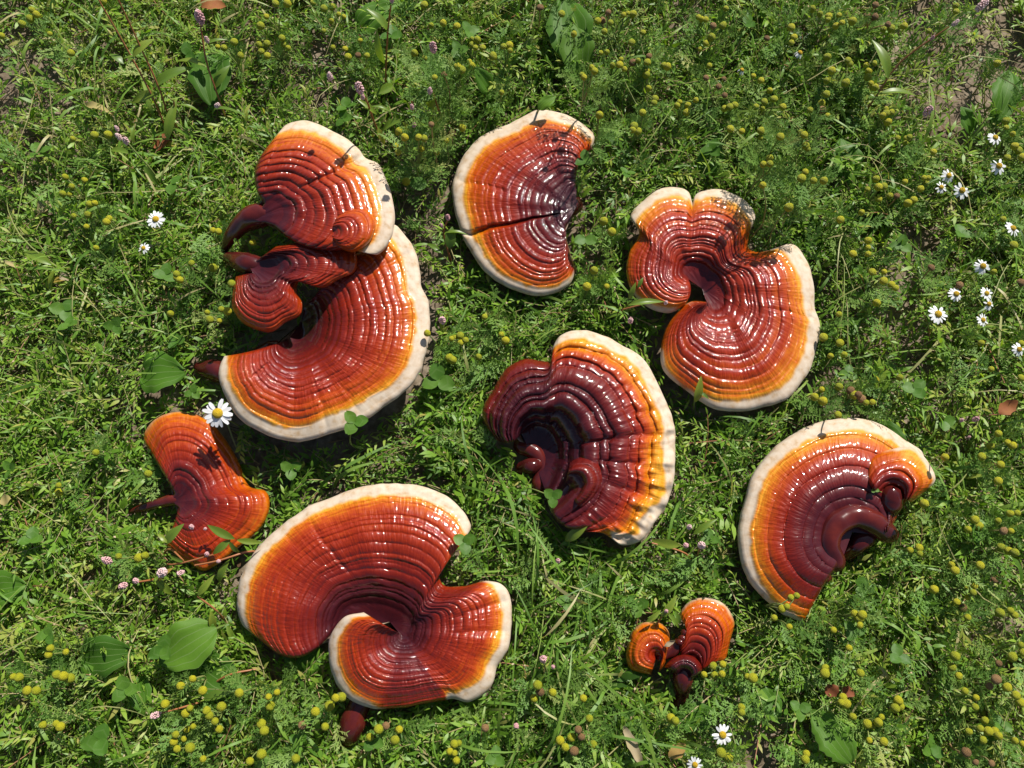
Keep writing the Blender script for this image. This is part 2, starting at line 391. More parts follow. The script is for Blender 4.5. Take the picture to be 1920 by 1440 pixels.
    if ruffle:
        tn = T/tt[-1]; ruf = sstep(ruffle[0]-.03, ruffle[0]+.03, tn)*sstep(ruffle[1]+.03, ruffle[1]-.03, tn)*sstep(.62, .8, U)
        zf = zf+ruffle[2]*ruf*(noise(T/13, U*6, seed+61)+.45*noise(T/6, U*11, seed+62)); ruf = ruf*5.0*noise(T/12, U*5, seed+63)
    z = zb+zr+zu+zf
    Q = P(bx, by, z/1000.0)
    # rounded margins and sides
    ee = np.clip((re-dout)/re, 0, 1); z = z-re*0.85*(1-np.sqrt(np.clip(1-ee*ee, 0, 1)))
    seg = np.zeros_like(z); seg[1:] = np.linalg.norm(np.diff(Q, axis=0), axis=2)*1000
    arc = np.cumsum(seg, axis=0); rs = 4.5
    for d in (arc, arc[-1:]-arc):
        ee = np.clip((rs-d)/rs, 0, 1)*sstep(0.0, 0.12, U); z = z-rs*0.9*(1-np.sqrt(np.clip(1-ee*ee, 0, 1)))
    z = np.maximum(z, 2.0)
    Q = P(bx, by, z/1000.0)
    # underside
    ub = np.array([0.992, 0.965, 0.90, 0.75, 0.5, 0.25, 0.0]); ib = np.clip((ub*(Nu-1)).astype(int), 0, Nu-1)
    th = np.interp(1-ub, [0, .03, .1, .4, 1], [2.0, 3.5, 6.0, thick, thick])
    zbt = np.maximum(np.minimum(z[:, ib], zb[:, ib]-2)-th[None, :], 1.0)
    Qb = P(bx[:, ib], by[:, ib], zbt/1000.0)
    Nb = len(ub)
    # pigment by age of the growth
    weff = np.clip(wmm/np.maximum(L, 8)[:, None], 0, .6)
    un = np.clip(ui/(1-weff), 0, 1)
    aend = bare+(0.99-bare)*sstep(0.5, 4, wmm)
    ka, va = zip(*ages)
    age = np.interp(un, ka, va)*aend/max(va[-1], 1e-6) if va[-1] > 0 else np.interp(un, ka, va)
    jit = r.uniform(-1, 1, rings)
    age = age+spread*jit[k]*sstep(1.0, .7, un)+0.05*(s-0.5)
    white = sstep(1.6, -1.8, dout-wmm+1.2*noise(T/8, U*0, seed+21)+ruf)*sstep(0.3, 2.0, wmm)
    # normals on the full grid, so the rim and the cap shade as one surface
    gx = np.gradient(Q, axis=0); gy = np.gradient(Q, axis=1); N = np.cross(gx, gy); N /= np.linalg.norm(N, axis=2)[..., None]+1e-12
    flip = N[..., 2].mean() < 0
    if flip: N = -N
    V = np.concatenate([Q.reshape(-1, 3), Qb.reshape(-1, 3)]); nq = Nt*Nu
    NN = np.concatenate([N.reshape(-1, 3), np.tile([0, 0, -1.0], (Nt*Nb, 1))])
    at = {'age': np.concatenate([age.ravel(), np.full(Nt*Nb, .9)]), 'white': np.concatenate([white.ravel(), np.full(Nt*Nb, 1.0)]),
          'gu': np.concatenate([(U*np.median(L)).ravel(), np.zeros(Nt*Nb)]), 'gt': np.concatenate([T.ravel(), np.zeros(Nt*Nb)]), 'gb': np.concatenate([(sstep(.12, .6, U)*(1-.8*white)).ravel(), np.zeros(Nt*Nb)])}
    i = np.arange(Nt-1)[:, None]; j = np.arange(Nu-1)[None, :]
    top = np.stack([i*Nu+j, (i+1)*Nu+j, (i+1)*Nu+j+1, i*Nu+j+1], -1)
    jb = np.arange(Nb-1)[None, :]
    bot = np.stack([nq+i*Nb+jb, nq+(i+1)*Nb+jb, nq+(i+1)*Nb+jb+1, nq+i*Nb+jb+1], -1).reshape(-1, 4)
    i1 = np.arange(Nt-1); side = np.stack([i1*Nu+Nu-1, (i1+1)*Nu+Nu-1, nq+(i1+1)*Nb, nq+i1*Nb], -1)
    ends = []
    for q in (0, Nt-1):                                  # close the two flanks with strips of triangles
        kk = np.interp(u[::-1], ub[::-1], np.arange(Nb)[::-1]).round().astype(int)
        tv = q*Nu+np.arange(Nu-1, -1, -1)
        for n_ in range(Nu-1):
            b0, b1 = nq+q*Nb+kk[n_], nq+q*Nb+kk[n_+1]
            ends.append((tv[n_], tv[n_+1], b1))
            if b0 != b1: ends.append((tv[n_], b1, b0))
    if flip: top = top[..., ::-1]
    rimmask = (0.25*(white[:-1, :-1]+white[1:, :-1]+white[:-1, 1:]+white[1:, 1:])) > 0.5
    capf = top[~rimmask]; rimf = top[rimmask]
    sm = rimmask[:, -1]
    def sub(nm, quads, tris, par):
        ids = np.unique(np.concatenate([q.ravel() for q in quads]+[t.ravel() for t in tris]))
        mp = np.full(len(V), -1); mp[ids] = np.arange(len(ids))
        fs = [np.vstack([mp[q] for q in quads])]+[mp[t] for t in tris]
        me = new_mesh(nm, V[ids], fs, M_CAP, {k_: v_[ids] for k_, v_ in at.items()}, NN[ids])
        return link(nm, me, par)
    cap = sub(name, [capf, bot, side[~sm]], [np.array(ends)], parent)
    if rimmask.sum() > 30:
        rm = sub(rimname, [rimf, side[sm]], [], cap); rm['label'] = 'pale cream growing margin'
    gx_, gy_ = gi(Q[..., 0].ravel(), Q[..., 1].ravel())
    zz = Q[..., 2].ravel()
    np.maximum.at(cap_top, (gx_, gy_), zz)
    zlow = np.minimum(zz, np.repeat(zbt.min(axis=1), Nu)/1000+0.004)
    np.minimum.at(cap_bot, (gx_, gy_), zlow)
    return cap

def stalk(parent, fr, pts, name='stem', n=18, m=None, seg=26, rough=0.06):
    """pts: [x,y,z_mm,r_px] in crop pixels"""
    x0, y0, sc = fr
    c = spline([[x0+p[0]/sc, y0+p[1]/sc, p[2], p[3]/sc*0.5] for p in pts], seg)
    W3 = P(c[:, 0], c[:, 1], c[:, 2]/1000)
    V, F = tube(W3, np.maximum(c[:, 3], .6)/1000, n)
    k = 1+rough*noise(V[:, 0]*160+V[:, 2]*90, V[:, 1]*160, 5)
    ctr = np.repeat(np.vstack([W3[:1], W3[:1], W3, W3[-1:], W3[-1:]]), n, axis=0)
    V = ctr+(V-ctr)*k[:, None]; V[:, 2] = np.maximum(V[:, 2], 0.0015)
    o = link(name, new_mesh(name, V, F, m or M_LOBST), parent)
    gx_, gy_ = gi(V[:, 0], V[:, 1]); np.maximum.at(cap_top, (gx_, gy_), V[:, 2]); np.minimum.at(cap_bot, (gx_, gy_), V[:, 2])
    return o

A1 = ((0, 0.02), (0.12, 0.10), (0.3, 0.36), (0.55, 0.55), (0.75, 0.66), (0.90, 0.80), (0.96, 0.9), (1, 1))
ADARK = ((0, 0.0), (0.3, 0.10), (0.55, 0.26), (0.72, 0.36), (0.84, 0.70), (0.93, 0.9), (1, 1))
mush = {}
def mushroom(label):
    return thing('bracket_mushroom', label, 'mushroom', (0, 0, 0))

# broad fan lying under the twin-capped one
fA = (370, 490, 4.174); fB = (370, 200, 4.174)
m = mushroom('broadest orange-red fan mushroom, wide cream rim, half tucked under the twin-capped mushroom')
stalk(m, fA, [(30, 835, 14, 55), (110, 850, 16, 85), (260, 870, 22, 90), (600, 700, 26, 90)])
loft(m, 'cap', fA, [
    [720, 600, 215, 740, 26, 8, 470, 690], [725, 610, 165, 860, 60, 13, 450, 790], [735, 620, 215, 1060, 70, 16, 475, 850], [745, 625, 330, 1225, 85, 13],
    [760, 630, 540, 1360, 90, 7], [775, 630, 720, 1408, 95, 0], [790, 625, 890, 1400, 110, 0], [805, 615, 1040, 1350, 130, 0], [820, 605, 1250, 1275, 130, 0],
    [830, 590, 1460, 1150, 125, 0], [840, 575, 1620, 1025, 110, 0], [848, 560, 1730, 880, 100, 0], [855, 540, 1795, 680, 105, 0], [860, 520, 1818, 500, 100, 0],
    [865, 500, 1815, 330, 100, 0], [868, 480, 1750, 200, 110, 0], [870, 460, 1738, 60, 110, 0], [870, 440, 1715, -50, 105, 0], [865, 420, 1640, -190, 95, 0],
    [860, 400, 1550, -290, 90, 0], [850, 380, 1400, -260, 20, -4], [830, 370, 1200, -60, 0, -8]],
    prof=(28, 56, 62, 54), hub=(820, 470), hubu=0.06, rings=17, amp=1.7, rs0=.05, ages=A1, seed=3, folds=[(0.09, .38, .62, 3.0, 3, 0.02), (0.34, .55, 1.0, 2.2, 3, .01), (0.42, .6, .9, 1.6, 3, .02), (.83, .5, 1, 2, 3, .0)], thick=20)
# twin-capped
m = mushroom('twin-capped dark red mushroom on a forked maroon stem, upper cap edged white')
loft(m, 'cap', fB, [
    [480, 1190, 620, 1090, 0, -3], [520, 1190, 800, 1060, 0, 0], [560, 1190, 1060, 1050, 0, 0], [590, 1200, 1240, 1130, 0, 0], [610, 1215, 1255, 1200, 0, 0], [620, 1235, 1230, 1290, 0, 0],
    [625, 1260, 1120, 1345, 0, 0], [625, 1285, 970, 1420, 0, 0], [615, 1310, 870, 1395, 0, -2], [600, 1330, 800, 1370, 0, -6], [580, 1350, 780, 1460, 0, -4], [560, 1360, 820, 1530, 0, 0],
    [540, 1365, 810, 1620, 0, 0], [520, 1365, 690, 1690, 0, 0], [500, 1360, 590, 1765, 0, 0], [480, 1350, 440, 1740, 0, -2], [465, 1340, 320, 1660, 0, -4], [450, 1330, 270, 1570, 0, -5],
    [440, 1315, 280, 1430, 0, -6], [430, 1300, 300, 1330, 0, -8]],
    prof=(60, 70, 76, 69), hub=(400, 1235), hubu=0.20, rings=13, amp=1.9, rs0=.2, ages=((0, .02), (.25, .12), (.5, .38), (.8, .6), (1, .72)), bare=.72, seed=9, thick=12, undul=1.2)
stalk(m, fB, [(195, 1160, 24, 30), (280, 1195, 40, 60), (400, 1230, 53, 85), (500, 1250, 54, 70), (600, 1262, 54, 42)])
cap1 = loft(m, 'cap', fB, [
    [520, 760, 620, 230, 0, -4, 452, 500], [530, 755, 680, 150, 45, 0, 520, 460], [545, 750, 800, 112, 55, 0, 620, 440], [560, 745, 950, 140, 60, 0], [580, 745, 1120, 220, 62, 0],
    [600, 750, 1270, 345, 66, 0], [615, 760, 1312, 402, 70, -1], [630, 770, 1410, 440, 85, 0], [640, 785, 1490, 600, 85, 0], [650, 800, 1535, 770, 85, 0], [655, 820, 1545, 910, 90, 0],
    [655, 845, 1510, 1050, 90, 0], [645, 880, 1390, 1160, 80, 0, 1010, 1050], [620, 925, 1345, 1085, 8, -2, 930, 1105], [600, 935, 1290, 1100, 0, -4, 900, 1110]],
    prof=(70, 78, 85, 77), hub=(440, 880), hubu=0.20, rings=14, amp=1.8, rs0=.2, ages=((0, .02), (.25, .12), (.4, .42), (.62, .56), (.8, .7), (.92, .84), (1, 1)), bare=.66, seed=14,
    folds=[(.42, .45, 1, 3.0, 3.5, .03), (.07, .4, 1, 2.5, 3, .02)], thick=13)
loft(m, 'lobe', fB, [[1050, 960, 1085, 850, 0, -4], [1060, 965, 1180, 800, 0, -2], [1065, 970, 1330, 800, 0, -1], [1070, 980, 1390, 900, 0, 0], [1070, 990, 1370, 1030, 0, 0], [1065, 1000, 1220, 1140, 0, -1], [1055, 1005, 1080, 1095, 0, -4]],
     prof=(87, 91, 91, 85), rings=6, amp=1.7, ages=((0, .4), (.5, .6), (1, .82)), bare=.82, seed=18, thick=6, re=4)
stalk(m, fB, [(205, 1150, 26, 25), (250, 1040, 42, 50), (340, 930, 54, 75), (450, 860, 61, 100), (550, 850, 63, 85), (640, 850, 64, 45)])

# M3 upper middle
fC = (820, 190, 3.79)
m = mushroom('kidney-shaped mushroom with pinkish-white rim, a dark cleft across it and broken stem stub')
stalk(m, fC, [(850, 780, 22, 70), (920, 755, 24, 95), (965, 740, 23, 80)])
loft(m, 'cap', fC, [
    [985, 590, 1095, 345, 0, -6, 1010, 440], [970, 605, 1118, 250, 30, -4, 1000, 420], [955, 620, 1000, 140, 50, -2], [940, 635, 850, 80, 62, 0], [925, 655, 700, 65, 66, 0], [915, 675, 540, 140, 66, 0], [905, 695, 380, 215, 66, 0],
    [900, 715, 240, 320, 66, 0], [895, 735, 140, 480, 68, 0], [893, 755, 108, 660, 72, 0], [893, 775, 135, 830, 72, 0], [893, 795, 195, 1000, 66, 0], [895, 815, 320, 1190, 62, 0], [898, 835, 540, 1340, 58, 0],
    [902, 850, 740, 1385, 50, 0], [908, 865, 940, 1300, 34, -2], [915, 880, 988, 1200, 0, -4, 925, 1010]],
    prof=(38, 43, 43, 33), hub=(990, 745), hubu=0.10, rings=17, amp=1.35, ages=((0, .0), (.2, .08), (.45, .34), (.68, .55), (.86, .72), (.95, .84), (1, 1)), bare=.6, seed=23,
    folds=[(.615, .15, .98, 5.5, 3.2, .05), (.47, .55, 1.0, 2.0, 3, .03)], thick=15)

# M4 right rosette
fD = (1150, 330, 3.129)
m = mushroom('two-lobed orange rosette mushroom with rings swirling round a purple funnel, beside the daisies')
loft(m, 'cap', fD, [
    [440, 605, 402, 775, 10, 0, 452, 690], [430, 600, 330, 805, 32, 0, 400, 715], [420, 590, 200, 770, 30, 0], [412, 580, 100, 660, 8, 0], [408, 570, 78, 570, 0, 0], [405, 560, 92, 450, 0, 0], [405, 550, 150, 330, 0, 0],
    [410, 540, 100, 240, 40, 0], [418, 530, 180, 140, 44, 0], [430, 520, 330, 65, 44, 0], [440, 512, 440, 88, 44, 0], [446, 510, 466, 160, 20, -2], [456, 508, 478, 112, 30, -2], [470, 505, 530, 85, 42, -1], [500, 505, 620, 75, 44, 0],
    [530, 515, 740, 120, 46, 0], [550, 530, 835, 225, 40, 0], [570, 545, 800, 340, 0, -4], [590, 560, 795, 425, 0, -8], [610, 580, 865, 445, 0, -8], [625, 600, 945, 425, 20, -4], [632, 620, 1045, 398, 60, 0], [640, 640, 1130, 500, 66, 0], [645, 660, 1175, 650, 66, 0],
    [650, 680, 1182, 785, 60, -1], [652, 700, 1207, 850, 60, 0], [652, 720, 1185, 1030, 62, 0], [650, 740, 1110, 1210, 62, 0], [645, 760, 960, 1335, 60, 0], [635, 775, 750, 1380, 56, 0], [620, 785, 580, 1360, 44, 0], [605, 790, 430, 1260, 10, 0],
    [590, 790, 290, 1130, 22, 0], [575, 785, 285, 960, 0, 0], [565, 775, 350, 830, 0, 2], [558, 768, 460, 735, 0, 4], [553, 762, 545, 738, 0, 5]],
    prof=(24, 44, 47, 37), hub=(520, 660), hubu=0.12, rings=17, amp=1.35, ages=((0, .06), (.1, .3), (.22, .5), (.3, .6), (.4, .56), (.6, .62), (.78, .72), (.9, .84), (1, 1)), bare=.84, seed=31,
    folds=[(.36, .3, 1, 3, 3, 0), (.60, .55, 1, 2.5, 3, .0), (.47, .2, .7, 2.5, 5, .0)], thick=15)

# M5 dark ridged
fE = (880, 600, 3.273)
m = mushroom('dark maroon mushroom with thick rolled ridges, deep hollow and crumpled yellow-white edge')
stalk(m, fE, [(320, 770, 10, 55), (390, 800, 12, 55), (450, 900, 10, 55), (430, 1010, 10, 50)])
stalk(m, fE, [(320, 910, 8, 40), (380, 895, 17, 48), (420, 885, 14, 42)])
loft(m, 'cap', fE, [
    [320, 700, 170, 738, 0, -6, 245, 752], [330, 680, 95, 630, 0, -4, 205, 690], [360, 660, 80, 560, 0, -2, 215, 610], [390, 650, 140, 440, 0, -1, 262, 530], [420, 650, 228, 300, 0, 0, 320, 470], [440, 655, 340, 242, 0, 0], [460, 660, 495, 245, 0, 0], [470, 665, 512, 165, 10, 0],
    [480, 670, 560, 90, 40, 0], [490, 680, 680, 65, 50, 0], [500, 690, 830, 100, 52, 0], [510, 700, 980, 175, 52, 0], [520, 720, 1090, 270, 55, 0], [530, 740, 1180, 440, 60, 0], [540, 760, 1260, 630, 60, 0], [548, 790, 1262, 720, 60, 0],
    [552, 820, 1255, 830, 70, 0], [552, 850, 1250, 1000, 60, 0], [545, 880, 1200, 1140, 60, 0], [540, 910, 1130, 1250, 65, 0], [530, 940, 1040, 1360, 65, -1], [520, 970, 920, 1378, 70, -2], [500, 1030, 868, 1300, 20, -3, 660, 1265], [470, 1060, 840, 1290, 0, -6, 580, 1265]],
    ruffle=(.66, .97, 3.6), prof=(14, 48, 50, 38), hub=(400, 860), hubu=0.08, rings=9, amp=3.6, ages=ADARK, bare=.40, seed=44, wob=1.6, undul=1.6, thick=18, sharp=.62, spread=.05, knob=1.2,
    folds=[(.66, .25, 1, 5, 4, .06), (.60, .7, 1, 4, 4, .03), (.74, .4, 1, 4.5, 4, .05), (.82, .5, 1, 3.5, 4, .04), (.44, .72, 1, 3, 4, .02)])
loft(m, 'lobe', fE, [[590, 1000, 620, 870, 0, -3], [600, 1005, 690, 838, 0, 0], [610, 1010, 800, 860, 0, 1], [615, 1020, 850, 960, 0, 1], [610, 1040, 800, 1090, 0, 0], [600, 1060, 700, 1180, 0, -3]],
     prof=(44, 55, 58, 46), rings=3, amp=3.2, ages=((0, .2), (1, .4)), bare=.36, seed=47, thick=8, re=5)

# M6 bottom left spiral
fF = (430, 890, 2.824)
m = mushroom('large spiral orange-red mushroom with thin cream rim curling over its dark central funnel')
stalk(m, fF, [(635, 1385, 10, 50), (650, 1330, 16, 62), (680, 1240, 18, 55), (780, 1050, 12, 45), (860, 850, 9, 40)])
loft(m, 'cap', fF, [
    [575, 800, 165, 872, 6, -8, 365, 968], [575, 780, 62, 780, 36, -4, 310, 860], [590, 740, 36, 640, 46, 0, 315, 725], [620, 700, 90, 470, 48, 0, 360, 580], [680, 680, 240, 300, 50, 0, 445, 480], [750, 680, 450, 155, 50, 0, 580, 400],
    [820, 690, 700, 65, 52, 0], [880, 710, 860, 50, 56, 0], [920, 730, 1000, 62, 58, 0], [945, 750, 1110, 95, 58, 0], [955, 765, 1200, 155, 56, 0], [960, 775, 1278, 290, 40, 0], [962, 785, 1222, 350, 0, -2], [963, 790, 1112, 475, 0, -6],
    [963, 795, 1128, 580, 0, -6], [962, 800, 1235, 590, 0, -2], [960, 805, 1368, 560, 10, 0], [958, 815, 1450, 580, 42, 0], [955, 825, 1493, 740, 44, 0], [950, 840, 1465, 940, 46, 0], [945, 855, 1428, 1000, 50, -1], [940, 860, 1390, 1110, 62, -1],
    [935, 865, 1260, 1205, 62, -2], [930, 870, 1178, 1188, 30, -2], [925, 870, 1145, 1195, 0, -2], [922, 870, 1000, 1220, 0, -1], [921, 868, 860, 1235, 0, 0], [920, 867, 750, 1235, 22, 1], [919, 865, 610, 1170, 38, 3], [918, 860, 528, 970, 44, 8],
    [915, 855, 545, 830, 44, 12], [912, 850, 610, 752, 34, 14], [910, 845, 710, 728, 20, 13, 830, 800]],
    prof=(22, 40, 46, 36), hub=(850, 780), hubu=0.07, rings=18, amp=1.35, ages=((0, .0), (.14, .08), (.3, .3), (.5, .5), (.75, .58), (.88, .68), (.95, .82), (1, .97)), bare=.64, seed=52,
    folds=[(.205, .35, .85, 2.5, 3, .02), (.17, .5, .9, 1.5, 4, .0), (.60, .5, 1, 3.5, 4, .0), (.635, .5, 1, 3.0, 4, .04)], thick=14)

# M7 small left
fG = (230, 750, 4.237)
m = mushroom('small orange mushroom without white edge, thin maroon stem pointing away, below the single daisy')
loft(m, 'cap', fG, [
    [405, 740, 168, 335, 0, -3, 318, 575], [420, 740, 172, 270, 6, -2, 345, 520], [440, 735, 290, 135, 9, 0], [455, 740, 490, 97, 9, 0], [470, 745, 680, 165, 4, 0], [480, 755, 860, 370, 0, -6], [490, 770, 945, 540, 0, -8], [492, 790, 1010, 690, 0, -5],
    [494, 800, 1130, 725, 0, 0], [492, 815, 1165, 850, 0, 0], [490, 830, 1080, 1040, 0, 0], [480, 840, 930, 1160, 0, 0], [470, 850, 750, 1310, 0, 0], [460, 855, 640, 1355, 0, 0], [450, 860, 520, 1285, 0, -2], [440, 860, 345, 1150, 0, -5, 405, 985]],
    prof=(26, 35, 36, 26), hub=(400, 800), hubu=0.14, rings=12, amp=1.5, rs0=.2, ages=((0, .02), (.2, .18), (.38, .4), (.6, .58), (.8, .72), (1, .9)), bare=.86, seed=61, thick=11, re=4, folds=[(.44, .5, 1, 2.5, 4, .0)])
stalk(m, fG, [(60, 885, 8, 18), (180, 850, 14, 34), (300, 815, 19, 38), (400, 795, 22, 46), (480, 800, 22, 34), (540, 806, 20, 18)])

# M8 right
fH = (1370, 770, 3.512)
m = mushroom('half-moon mushroom with smoky cream rim, sausage-like maroon inner rolls and a small extra lobe')
stalk(m, fH, [(760, 930, 14, 60), (840, 870, 28, 62), (900, 835, 30, 58)])
loft(m, 'cap', fH, [
    [740, 965, 478, 1392, 14, -8, 615, 1150], [720, 930, 370, 1350, 30, -5, 530, 1130], [700, 900, 210, 1225, 40, -2], [695, 870, 95, 1070, 70, 0], [695, 840, 55, 900, 78, 0], [700, 815, 52, 760, 80, 0], [705, 795, 85, 600, 80, 0], [715, 775, 150, 420, 80, 0],
    [730, 755, 260, 265, 80, 0], [745, 745, 400, 165, 80, 0], [765, 740, 560, 85, 78, 0], [790, 735, 760, 45, 74, 0], [815, 738, 920, 65, 70, 0], [840, 745, 1040, 120, 60, 0], [865, 755, 1150, 200, 50, -2], [890, 765, 1270, 280, 40, -4], [920, 780, 1240, 420, 0, -8], [990, 820, 1075, 740, 0, -6, 1040, 790]],
    prof=(38, 50, 46, 36), hub=(800, 800), hubu=0.04, rings=8, amp=3.1, ages=((0, .12), (.35, .22), (.55, .42), (.68, .6), (.82, .78), (.93, .92), (1, 1)), bare=.82, seed=70, thick=17, wob=.8, sharp=.5, undul=1.2, spread=.05, re=7)
stalk(m, fH, [(690, 1000, 36, 62), (645, 880, 42, 72), (690, 745, 44, 78), (820, 690, 44, 76), (940, 735, 40, 82), (1025, 800, 34, 70)], name='inner_roll', rough=.10)
stalk(m, fH, [(570, 1040, 36, 55), (610, 1090, 34, 48)], name='inner_roll', rough=.10, seg=10)
loft(m, 'lobe', fH, [[1000, 560, 884, 415, 0, -4, 925, 500], [1010, 545, 930, 298, 0, -1], [1030, 530, 1060, 255, 10, 0], [1050, 525, 1200, 240, 24, 0], [1075, 525, 1310, 350, 28, 0], [1100, 535, 1348, 455, 16, 0], [1120, 550, 1262, 548, 0, -2], [1130, 580, 1195, 605, 0, -6]],
     prof=(46, 57, 56, 48), rings=5, amp=2.2, ages=((0, .34), (.4, .5), (.55, .74), (1, .9)), bare=.8, seed=75, thick=10, re=5)
stalk(m, fH, [(1062, 555, 50, 62), (1050, 600, 44, 74), (1036, 660, 34, 55)], name='lobe_stem', rough=.10)

# M9 small bottom right
fI = (1150, 1100, 6.0)
m = mushroom('smallest mushroom, two orange lobes joined on a short glossy maroon stem')
loft(m, 'lobe', fI, [
    [480, 800, 425, 990, 0, -2], [460, 800, 300, 965, 0, 0], [450, 790, 190, 920, 5, 0], [445, 780, 145, 800, 8, 0], [445, 770, 165, 640, 10, 0], [450, 760, 220, 500, 12, 0], [460, 750, 320, 410, 12, 0], [470, 745, 420, 392, 12, 0], [485, 745, 520, 405, 12, 0],
    [500, 745, 600, 470, 12, 0], [520, 750, 634, 560, 8, 0], [540, 760, 632, 640, 0, 0], [560, 780, 620, 740, 0, -1], [570, 800, 570, 890, 0, -2], [535, 830, 510, 972, 0, -3]],
    prof=(24, 32, 33, 25), hub=(500, 800), hubu=.12, rings=6, amp=2.0, ages=((0, .5), (.3, .6), (.45, .78), (.85, .9), (1, 1)), bare=.9, seed=81, thick=8, re=6, undul=.8)
loft(m, 'lobe', fI, [
    [760, 800, 735, 570, 0, -4], [790, 790, 800, 485, 0, -2], [820, 785, 850, 448, 0, 0], [835, 785, 762, 375, 6, 0, 850, 530], [850, 785, 752, 290, 12, 0, 850, 500], [865, 785, 800, 210, 16, 0], [880, 790, 920, 132, 18, 0], [895, 795, 1060, 118, 20, 0], [910, 805, 1220, 180, 20, 0],
    [925, 815, 1330, 310, 14, 0], [940, 830, 1362, 420, 8, 0], [950, 845, 1330, 560, 0, 0], [960, 860, 1300, 680, 0, 0], [970, 880, 1250, 830, 0, -1], [980, 900, 1130, 860, 0, -3], [985, 920, 1012, 945, 0, -5]],
    prof=(26, 33, 36, 28), rings=9, amp=1.7, ages=((0, .3), (.25, .45), (.45, .64), (.6, .76), (.8, .88), (1, 1)), bare=.84, seed=84, thick=9, re=6, undul=.8)
stalk(m, fI, [(520, 800, 24, 40), (600, 765, 25, 50), (690, 700, 26, 62), (760, 600, 27, 45)], name='bridge', rough=.12)
loft(m, 'cap', fI, [
    [780, 1010, 572, 905, 0, -3], [780, 1000, 620, 845, 0, 0], [785, 990, 700, 785, 0, 0], [795, 985, 800, 762, 0, 0], [805, 990, 900, 785, 0, 0], [815, 1000, 975, 855, 0, 0], [820, 1010, 1008, 935, 0, -2], [815, 1030, 900, 1030, 0, -8]],
    prof=(26, 34, 40, 33), rings=3, amp=2.2, ages=((0, .05), (.5, .12), (1, .42)), bare=.42, seed=88, thick=9, re=5, undul=.5)
stalk(m, fI, [(735, 1310, 8, 62), (775, 1200, 14, 66), (780, 1090, 22, 95), (790, 990, 24, 110), (800, 900, 20, 100)])
for q, (x, y) in enumerate([(775, 575), (800, 510), (860, 500), (745, 620)]):
    stalk(m, fI, [(x-8, y, 33, 34), (x+8, y+4, 34, 36)], name='bud', n=12, seg=5)

# ------------------------------------------------------------------ where things may grow
inside = cap_top > 0.001
for _ in range(2):                                         # close pin holes, then keep
    d = inside.copy()
    for dx, dy in ((1, 0), (-1, 0), (0, 1), (0, -1)): d |= np.roll(np.roll(inside, dx, 0), dy, 1)
    inside = d
for _ in range(2):
    d = inside.copy()
    for dx, dy in ((1, 0), (-1, 0), (0, 1), (0, -1)): d &= np.roll(np.roll(inside, dx, 0), dy, 1)
    inside = d
hi = np.where(cap_top > .001, cap_top, 0)
dist = np.where(inside, 0, 99).astype(np.float32); nearz = np.where(inside, hi, 0).astype(np.float32)
front = inside.copy()
for k in range(1, 22):
    g = front.copy(); nz_ = nearz.copy()
    for dx, dy in ((1, 0), (-1, 0), (0, 1), (0, -1)):
        g |= np.roll(np.roll(front, dx, 0), dy, 1); nz_ = np.maximum(nz_, np.roll(np.roll(nearz, dx, 0), dy, 1))
    dist[g & ~front] = k*2.0; nearz = nz_; front = g
indist = np.where(inside, 99, 0).astype(np.float32); front = ~inside
for k in range(1, 14):
    g = front.copy()
    for dx, dy in ((1, 0), (-1, 0), (0, 1), (0, -1)): g |= np.roll(np.roll(front, dx, 0), dy, 1)
    indist[g & ~front] = k*2.0; front = g
yy, xx = np.meshgrid(GY0+G*(np.arange(GM)+.5), GX0+G*(np.arange(GN)+.5))
canopy = 0.033+0.012*fbm(xx*7, yy*7, 301)+0.006*noise(xx*30, yy*30, 302)
rimz = np.maximum(nearz-0.014, 0.012)
canopy = np.where(dist < 42, np.minimum(canopy, rimz+np.clip(dist-6, 0, 99)*0.0009), canopy)
lush = 0.62+0.55*fbm(xx*6, yy*6, 330)+0.25*noise(xx*25, yy*25, 331)
for (px, py, rr, st) in [(60, 140, 110, .8), (130, 220, 80, .6), (40, 300, 90, .6), (1765, 215, 60, 1.2), (1880, 40, 110, .9), (1700, 480, 60, .9), (1690, 590, 55, 1.0), (1570, 130, 60, .7), (1700, 30, 70, .7), (1900, 620, 60, .5),
                         (1840, 760, 90, .5), (1420, 1350, 55, 1.1), (1450, 1400, 60, .9), (1900, 1180, 60, .6), (1150, 60, 60, .4), (1260, 200, 60, .4), (60, 800, 70, .35), (20, 640, 90, .5), (260, 40, 70, .5), (1760, 400, 60, .5), (1780, 1300, 60, .35), (340, 280, 40, .4)]:
    c = P(px, py, 0); lush -= st*np.exp(-((xx-c[0])**2+(yy-c[1])**2)/(rr*0.0005)**2)
lush = np.clip(lush, 0.05, 1)

def grid(a, x, y):
    i, j = gi(x, y); return a[i, j]

def clear(Pts, pad=0.0):
    """true where a point is not inside a mushroom"""
    i, j = gi(Pts[..., 0], Pts[..., 1])
    ins = inside[i, j]
    zb = np.where(cap_bot[i, j] < 8, cap_bot[i, j], 0.015)
    return ~ins | (Pts[..., 2] < zb-0.003)

def free_base(x, y, mind=5.0):
    """nearest spot of open ground around x,y"""
    best = None
    for rr in (0, 4, 8, 12, 16, 20, 26, 32, 40, 50, 60, 75, 90):
        th = rng.uniform(0, 2*math.pi, 14)
        cx = x+rr*.001*np.cos(th); cy = y+rr*.001*np.sin(th)
        ok = grid(dist, cx, cy) >= mind
        if ok.any():
            k = np.argmax(ok); return cx[k], cy[k]
    return x, y

